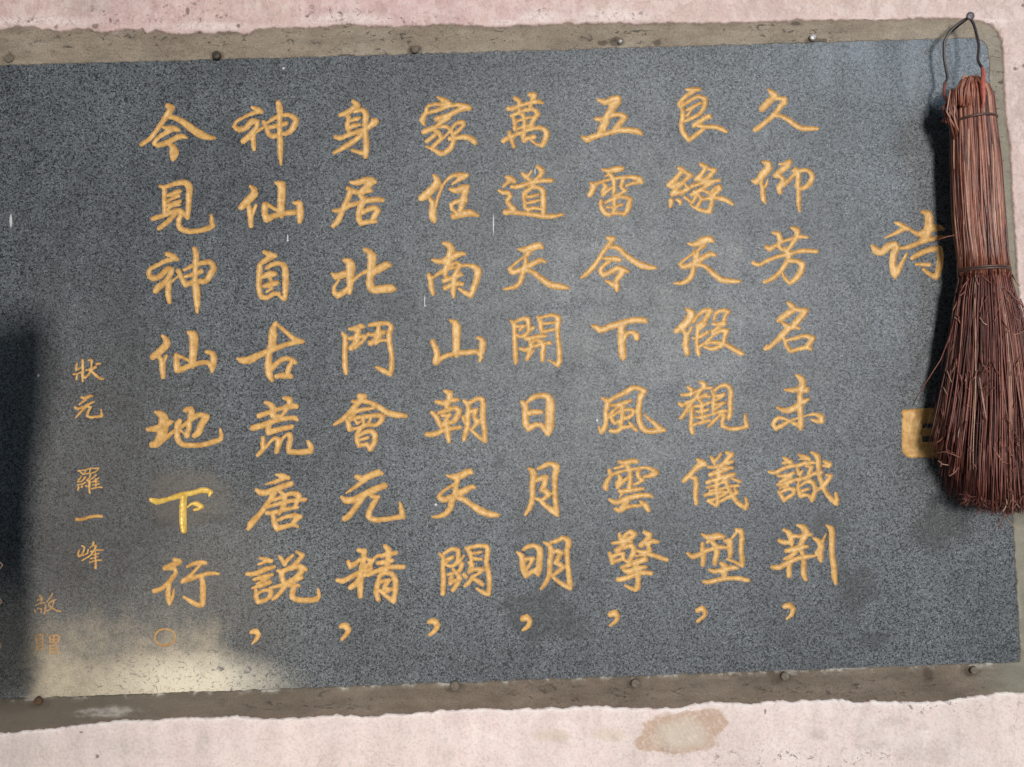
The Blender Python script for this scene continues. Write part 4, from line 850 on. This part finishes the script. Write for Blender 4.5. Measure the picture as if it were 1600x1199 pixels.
# ------------------------------------------------------------------ fixings in the cement
def stud(name, px, py, r, h, mat, label, cat, group, lean=(0, 0), jit=0.12, dome=0.25):
    base = F(px, py, 0)
    root_h = [(r * 0.55, -1.0), (r * 0.6, h * 0.35), (r * 0.98, h * 0.45), (r * 1.0, h * 0.75), (r * 0.92, h * 0.93), (r * 0.6, h * (1 + dome * 0.15)), (r * 0.2, h * (1 + dome * .25))]
    vv, ff = lathe(root_h, 22, (0, 0, 0), jit, lean)
    o = link(name, vv, ff, mat)
    o.matrix_world = M0 @ Matrix.Translation(base) @ Matrix.Rotation(random.uniform(0, 6), 4, 'Y')
    return tag(o, label, cat, group)
UP = 'fixings along the upper cement border'; LO = 'fixings along the lower cement border'
stud('bolt', 340, 89, 6.6, 8, DARKIRON, 'dark round bolt head in the upper cement border, above the left columns', 'bolt', UP)
stud('bolt', 649, 79, 6.2, 7, CEMENTED, 'cement smeared bolt head in the middle of the upper cement border', 'bolt', UP, jit=.3)
stud('bolt', 15, 92, 6.4, 4, CEMENTED, 'half buried bolt head at the left end of the upper cement border', 'bolt', UP, jit=.35)
stud('nail', 968, 68, 3.6, 9, STEEL, 'small pale nail head in a dark pitted spot of the upper border', 'nail', UP, dome=.5)
stud('nail', 1268, 61, 5.4, 8, STEEL, 'larger pale nail head over black chips near the broom', 'nail', UP, dome=.3)
stud('bolt', 62, 1094, 6.4, 7, RUST, 'orange rusty bolt head at the left end of the lower border', 'bolt', LO, jit=.25)
stud('bolt', 711, 1070, 7.4, 8, CEMENTED, 'broad rusty bolt head in the lower border left of its middle', 'bolt', LO)
stud('bolt', 992, 1066, 6.8, 9, CEMENTED, 'smooth cement coloured bolt head in the lower border right of its middle', 'bolt', LO, jit=.05)
stud('bolt', 1224, 1054.5, 6.6, 10, CEMENTED, 'bolt head with a white splash and dark rust stain in the lower border', 'bolt', LO, jit=.08)
stud('bolt', 1518, 1045, 6.0, 10, CEMENTED, 'bolt head in the lower border nearest the corner below the broom', 'bolt', LO, jit=.1)

# ------------------------------------------------------------------ the hook nail
NH = 54.0
nb = Vector(P(1516.5, 25, 0)); hd = Vector(P(1516.5, 25, NH))
base = Vector((hd.x, 0, hd.z))
hook = thing('hook_nail', base, 'long dark nail driven in above the tablet corner, holding the broom', 'nail')
mb = MB(); mb.tube([(0, 0.02, 0), (0, -0.025, 0.0005), (0, -NH * PX, 0)], 0.0024, 10, 0.5)
mb.build('shank', DARKIRON, hook)
vv, ff = lathe([(2.3, NH - 2.2), (6.0, NH - 1.6), (6.3, NH - 0.6), (5.8, NH + 0.6), (2.5, NH + 1.3)], 20)
link('head', vv, ff, mat_simple('worn_nail_head', (0.085, 0.070, 0.075), (0.17, 0.145, 0.15), 0.5, 0.5, 0.3, 300), hook)

# ------------------------------------------------------------------ brooms
def lerp_tab(tab, y):
    if y <= tab[0][0]: return tab[0][1:]
    for a, b in zip(tab[:-1], tab[1:]):
        if y <= b[0]:
            t_ = (y - a[0]) / (b[0] - a[0])
            return tuple(p + (q - p) * t_ for p, q in zip(a[1:], b[1:]))
    return tab[-1][1:]
#        y    left  right  half depth, centre height
PROF = [(118, 1494, 1545, 22, 54), (160, 1487, 1551, 26, 54), (190, 1488, 1553, 27, 54), (260, 1488, 1562, 29, 53), (350, 1492, 1568, 30, 52), (419, 1501, 1573, 30, 51),
        (440, 1498, 1579, 31, 51), (470, 1491, 1588, 34, 50), (500, 1487, 1597, 37, 50), (540, 1481, 1606, 40, 50), (600, 1473, 1617, 43, 51), (650, 1466, 1626, 45, 50), (700, 1458, 1634, 46, 51), (800, 1448, 1648, 48, 53)]
def bpos(y, phi, r):
    l, rt, dd, hc = lerp_tab(PROF, y)
    k = 1.0
    if y < 160: k = math.sqrt(max(0.0, 1 - ((160 - y) / 40.0) ** 2)) * 0.86 + 0.14
    cxx, hw = (l + rt) / 2, (rt - l) / 2 * k
    h = hc + r * dd * k * math.sin(phi)
    X, _, Z = P(cxx + r * hw * math.cos(phi), y, hc)
    return Vector((X, -h * PX, Z))
bb = bpos(795, 0, 0); bb.y = 0
broom = thing('straw_broom', bb, 'reddish brown straw hand broom hanging by a wire loop over the tablet', 'broom')
OFF = tuple(bb)
def core_mesh(y0, y1, r, n=18):
    v, f = [], []
    ys = [y0 + (y1 - y0) * k / 14 for k in range(15)]
    for y in ys:
        for k in range(n): v.append(bpos(y, 2 * math.pi * k / n, r) - bb)
    for a in range(14):
        for k in range(n): f.append((a * n + k, a * n + (k + 1) % n, (a + 1) * n + (k + 1) % n, (a + 1) * n + k))
    f.append(tuple(range(n))); f.append(tuple(14 * n + k for k in range(n)))
    return v, f
# upper bundle
mb = MB()
for k in range(1100):
    phi = random.uniform(0, 2 * math.pi)
    r = random.uniform(0.84, 1.0)
    y0 = random.uniform(120, 130) if random.random() < .8 else random.uniform(130, 300)
    y1 = random.uniform(424, 436)
    dphi = random.gauss(0, 0.17); wob = random.uniform(0, 6); amp = random.uniform(0, .03)
    pts = []
    m = 13
    for q in range(m):
        t_ = q / (m - 1); t_ = t_ ** 1.25
        y = y0 + (y1 - y0) * t_
        pts.append(bpos(y, phi + dphi * t_ + 0.02 * math.sin(wob + 5 * t_), r + amp * math.sin(wob + 7 * t_)))
    grp = 0.5 + 0.5 * math.sin(phi * 9 + 1.3 * math.sin(phi * 4))
    tone = min(1, max(0, random.gauss(0.41, .27) + 0.34 * (grp - .5)))
    rr = random.uniform(0.0006, 0.0013) if random.random() < .75 else random.uniform(0.0013, 0.0022)
    fl = random.uniform(.45, 1)
    mb.tube(pts, [rr * .7] + [rr * random.uniform(.82, 1.15) for _ in range(m - 2)] + [rr * .7], 6, tone, flat=fl)
# fold-over of the straw heads and the crumpled lobe on the left
for k in range(70):
    a0 = random.uniform(-.5, .5); top = random.uniform(119, 128)
    x0 = 1516 + 16 * a0; x1 = x0 + random.uniform(-16, 16)
    hh = random.uniform(56, 78)
    mb.tube([P(x0, top + 12, hh - 14), P(x0 + 2, top + 2, hh - 8), P((x0 + x1) / 2, top, hh), P(x1, top + 14, hh + 2), P(x1 + random.uniform(-3, 3), top + 40, hh + 3)],
            random.uniform(.0009, .0016), 5, random.gauss(.6, .2))
for k in range(46):
    x0 = random.uniform(1484, 1497); y0 = random.uniform(138, 158); hh = random.uniform(40, 70)
    mb.tube([P(x0, y0, hh), P(x0 - random.uniform(0, 7), y0 + 16, hh + 3), P(x0 - random.uniform(-4, 6), y0 + 34, hh), P(x0 + random.uniform(2, 8), y0 + 60, hh - 4)],
            random.uniform(.0009, .0017), 5, random.gauss(.45, .25))
up_ = mb.build('handle_bundle', STRAW_TOP, broom, OFF)
vv, ff = core_mesh(130, 470, 0.86); link('core', vv, ff, CORE, broom)
# brush
mb = MB()
for k in range(2300):
    phi = random.uniform(0, 2 * math.pi)
    r1 = math.sqrt(random.uniform(0.12, 1.0)); r0 = r1 * random.uniform(0.86, 1.0)
    y0 = random.uniform(412, 432)
    side = r1 * math.cos(phi)
    yend = 797 - max(0.0, -side - 0.22) * 135 - random.random() ** 2.5 * 60 + random.uniform(-5, 4)
    if random.random() < 0.10: yend -= random.uniform(40, 260)
    dphi = random.gauss(0, 0.13); wob = random.uniform(0, 6); amp = random.uniform(0, .035)
    sp = random.gauss(0, 0.05); curl = random.gauss(0, .05) if random.random() < .4 else 0.0
    m = 12; pts = []
    for q in range(m):
        t_ = q / (m - 1)
        y = y0 + (yend - y0) * t_
        pts.append(bpos(y, phi + dphi * t_ + .022 * math.sin(wob + 5 * t_), r0 + (r1 - r0) * t_ + sp * t_ * t_ + curl * t_ ** 4 + amp * t_ * math.sin(wob + 8 * t_)))
    tone = min(1, max(0, random.gauss(0.40, .26)))
    rr = random.uniform(0.0004, 0.0009) if random.random() < .7 else random.uniform(.0009, .0014)
    mb.tube(pts, [rr * random.uniform(.8, 1.15) for _ in range(m - 2)] + [rr * .8, rr * .45], 5, tone)

# broken ends and loose straws
for k in range(260):
    y = random.uniform(424, 800) if random.random() < .75 else random.uniform(755, 800)
    phi = random.uniform(0.15, math.pi - .15)
    if math.cos(phi) < -.2 and y > 735: continue
    p = bpos(y, phi, random.uniform(.98, 1.06))
    an = random.gauss(-math.pi / 2, .55); L = random.uniform(.006, .026)
    d = Vector((math.cos(an), random.uniform(-.35, .05), math.sin(an)))
    e = Vector((random.gauss(0, .3), random.gauss(0, .2), random.gauss(0, .3)))
    mb.tube([p, p + d * L * .5, p + (d + e * .5) * L], random.uniform(.0004, .0009), 4, random.gauss(.72, .2))
for k in range(220):      # frayed tips
    x = random.uniform(1506, 1625); y = 784 + random.uniform(-8, 8) - max(0, 1540 - x) * .25
    p = Vector(P(x, y, random.uniform(60, 98)))
    an = random.gauss(-math.pi / 2, .7); L = random.uniform(.004, .013)
    d = Vector((math.cos(an), random.uniform(-.4, .3), math.sin(an)))
    mb.tube([p, p + d * L * .6, p + (d + Vector((random.gauss(0, .5), 0, random.gauss(0, .3)))) * L], .0006, 4, random.gauss(.35, .2))
def stray(pp, r, tone): mb.tube([P(*q) for q in pp], r, 5, tone)
stray([(1486, 520, 60), (1470, 562, 66), (1452, 590, 66), (1442, 606, 58), (1433, 620, 40), (1426, 634, 20)], .0007, .7)
stray([(1556, 438, 74), (1572, 452, 80), (1588, 468, 84), (1602, 482, 88)], .0010, .6)
stray([(1500, 366, 70), (1480, 370, 74), (1461, 376, 66)], .0009, .55)
stray([(1500, 715, 90), (1478, 706, 84), (1453, 709, 60)], .0006, .8)
stray([(1530, 590, 92), (1538, 640, 97), (1541, 655, 97)], .0012, .95)
stray([(1552, 700, 96), (1566, 722, 97), (1575, 725, 95)], .0009, .85)
mb.build('brush_fibres', STRAW_LOW, broom, OFF)
vv, ff = core_mesh(415, 740, 0.52); link('core', vv, ff, CORE, broom)
# binding wires
def ring(y, tilt, extra, r, turns=1):
    mb = MB()
    for tn in range(turns):
        pts = []
        for k in range(40):
            a = 2 * math.pi * k / 40
            yy = y + tilt * math.cos(a) + tn * 3.4 + .5 * math.sin(3 * a)
            pts.append(bpos(yy, a, extra))
        mb.tube(pts, r, 8, .5, closed=True)
    return mb
ring(188, -3.0, 1.045, 0.0021).build('binding_wire', BIND, broom, OFF)
ring(420, -0.5, 1.035, 0.0017, 2).build('binding_wire', BIND, broom, OFF)
# hanging loop: black sheathed wire with red stripped ends
mb = MB()
loop = [(1476, 132, 40), (1480, 122, 38), (1478.5, 110, 37), (1475.5, 93, 37), (1475, 76, 38), (1476.5, 63, 40), (1487, 47, 44), (1500, 35.5, 47), (1511, 29.5, 48), (1517, 31, 48),
        (1522.5, 41, 50), (1526, 55, 53), (1529.5, 72, 57), (1528, 91, 62), (1530, 99, 66), (1535, 107, 70)]
def spline(pp, n=6):
    out = []
    for i in range(len(pp) - 1):
        p0, p1, p2, p3 = pp[max(i - 1, 0)], pp[i], pp[i + 1], pp[min(i + 2, len(pp) - 1)]
        for k in range(n):
            t_ = k / n
            out.append(tuple(0.5 * (2 * b + (c_ - a) * t_ + (2 * a - 5 * b + 4 * c_ - d) * t_ * t_ + (3 * b - a - 3 * c_ + d) * t_ ** 3) for a, b, c_, d in zip(p0, p1, p2, p3)))
    out.append(pp[-1]); return out
mb.tube([P(*q) for q in spline(loop)], 0.0021, 8, .5)
mb.build('hanging_loop', WIRE, broom, OFF)
mb = MB()
e1 = spline([(1535, 106, 70), (1536.5, 118, 74), (1535, 132, 80), (1536, 148, 83), (1536.5, 160, 84), (1534, 168, 81)])
mb.tube([P(*q) for q in e1], [0.0022 + 0.0018 * math.sin(min(1, k / len(e1) * 1.25) * math.pi) for k in range(len(e1))], 8, .5)
mb.build('wire_end', REDWIRE, broom, OFF)
mb = MB()
e2 = spline([(1476, 130, 40), (1475.5, 150, 45), (1480, 160, 52), (1474, 170, 54), (1478, 182, 54), (1474, 189, 52), (1483, 192, 50)])
mb.tube([P(*q) for q in e2], 0.0023, 8, .3)
mb.build('wire_end', mat_simple('dull_red_sheath', (0.13, 0.035, 0.026), (0.24, 0.07, 0.05), 0.5, 0.4), broom, OFF)

# ------------------------------------------------------------------ reddish tips at the left edge and an added unseen broom that shades the slab
lb = Vector(P(-150, 1110, 250)); lb.z = -CZ + 0.02
shade_broom = thing('straw_broom', lb, 'added dark straw broom past the left edge, shaped to shade the slab, a few reddish tips showing', 'broom')
mb = MB()
def b2(y, phi, r):
    w = 45 + 120 * max(0, (min(y, 1000) - 430) / 570.0) ** 0.55  # widened out of view to block the low left lamp
    if y < 470: w *= math.sqrt(max(0.02, 1 - ((470 - y) / 50.0) ** 2))
    hh, = lerp_tab([(450, 310), (600, 300), (780, 205), (900, 200), (1060, 250)], y)  # distance off the wall shapes the outline of the shadow
    X, _, Z = P(-9 - w + r * w * math.cos(phi), y, hh)
    return Vector((X, -hh * PX - r * w * .35 * PX * math.sin(phi), Z))
for k in range(600):
    phi = random.uniform(0, 6.283); r = math.sqrt(random.uniform(.3, 1))
    y0 = random.uniform(424, 450); y1 = random.uniform(1110, 1150)
    pts = [b2(y0 + (y1 - y0) * q / 9, phi + .05 * math.sin(q + k), r) for q in range(10)]
    mb.tube(pts, random.uniform(.001, .002), 5, random.gauss(.4, .2))
for k in range(3):
    y = (876, 930, 1000)[k]
    mb.tube([P(-14, y - 8, 225), P(-3, y, 226), P(random.uniform(0, 4), y + random.uniform(4, 12), 225), P(-2, y + 16, 224)], .0005, 4, 1.0)
mb.build('brush_fibres', STRAW_LOW, shade_broom, lb)
v_, f_ = [], []
for a in range(16):
    y = 440 + (1125 - 440) * a / 15
    for k in range(16): v_.append(b2(y, 2 * math.pi * k / 16, .8) - lb)
for a in range(15):
    for k in range(16): f_.append((a * 16 + k, a * 16 + (k + 1) % 16, (a + 1) * 16 + (k + 1) % 16, (a + 1) * 16 + k))
f_.append(tuple(range(16))); f_.append(tuple(15 * 16 + k for k in range(16)))
link('core', v_, f_, CORE, shade_broom)
mb = MB()
pt = Vector(P(-150, 1100, 250))
mb.tube([pt + Vector((0, 0, .06)), Vector((pt.x, pt.y, (pt.z - CZ) / 2)), Vector((pt.x, pt.y, -CZ + 0.02))], 0.013, 12, .5)
mb.build('added_pole', mat_simple('added_pole_bamboo', (0.20, 0.12, 0.06), (0.32, 0.21, 0.11), 0.55, 0.4), shade_broom, lb)  # unseen, added under the shading broom
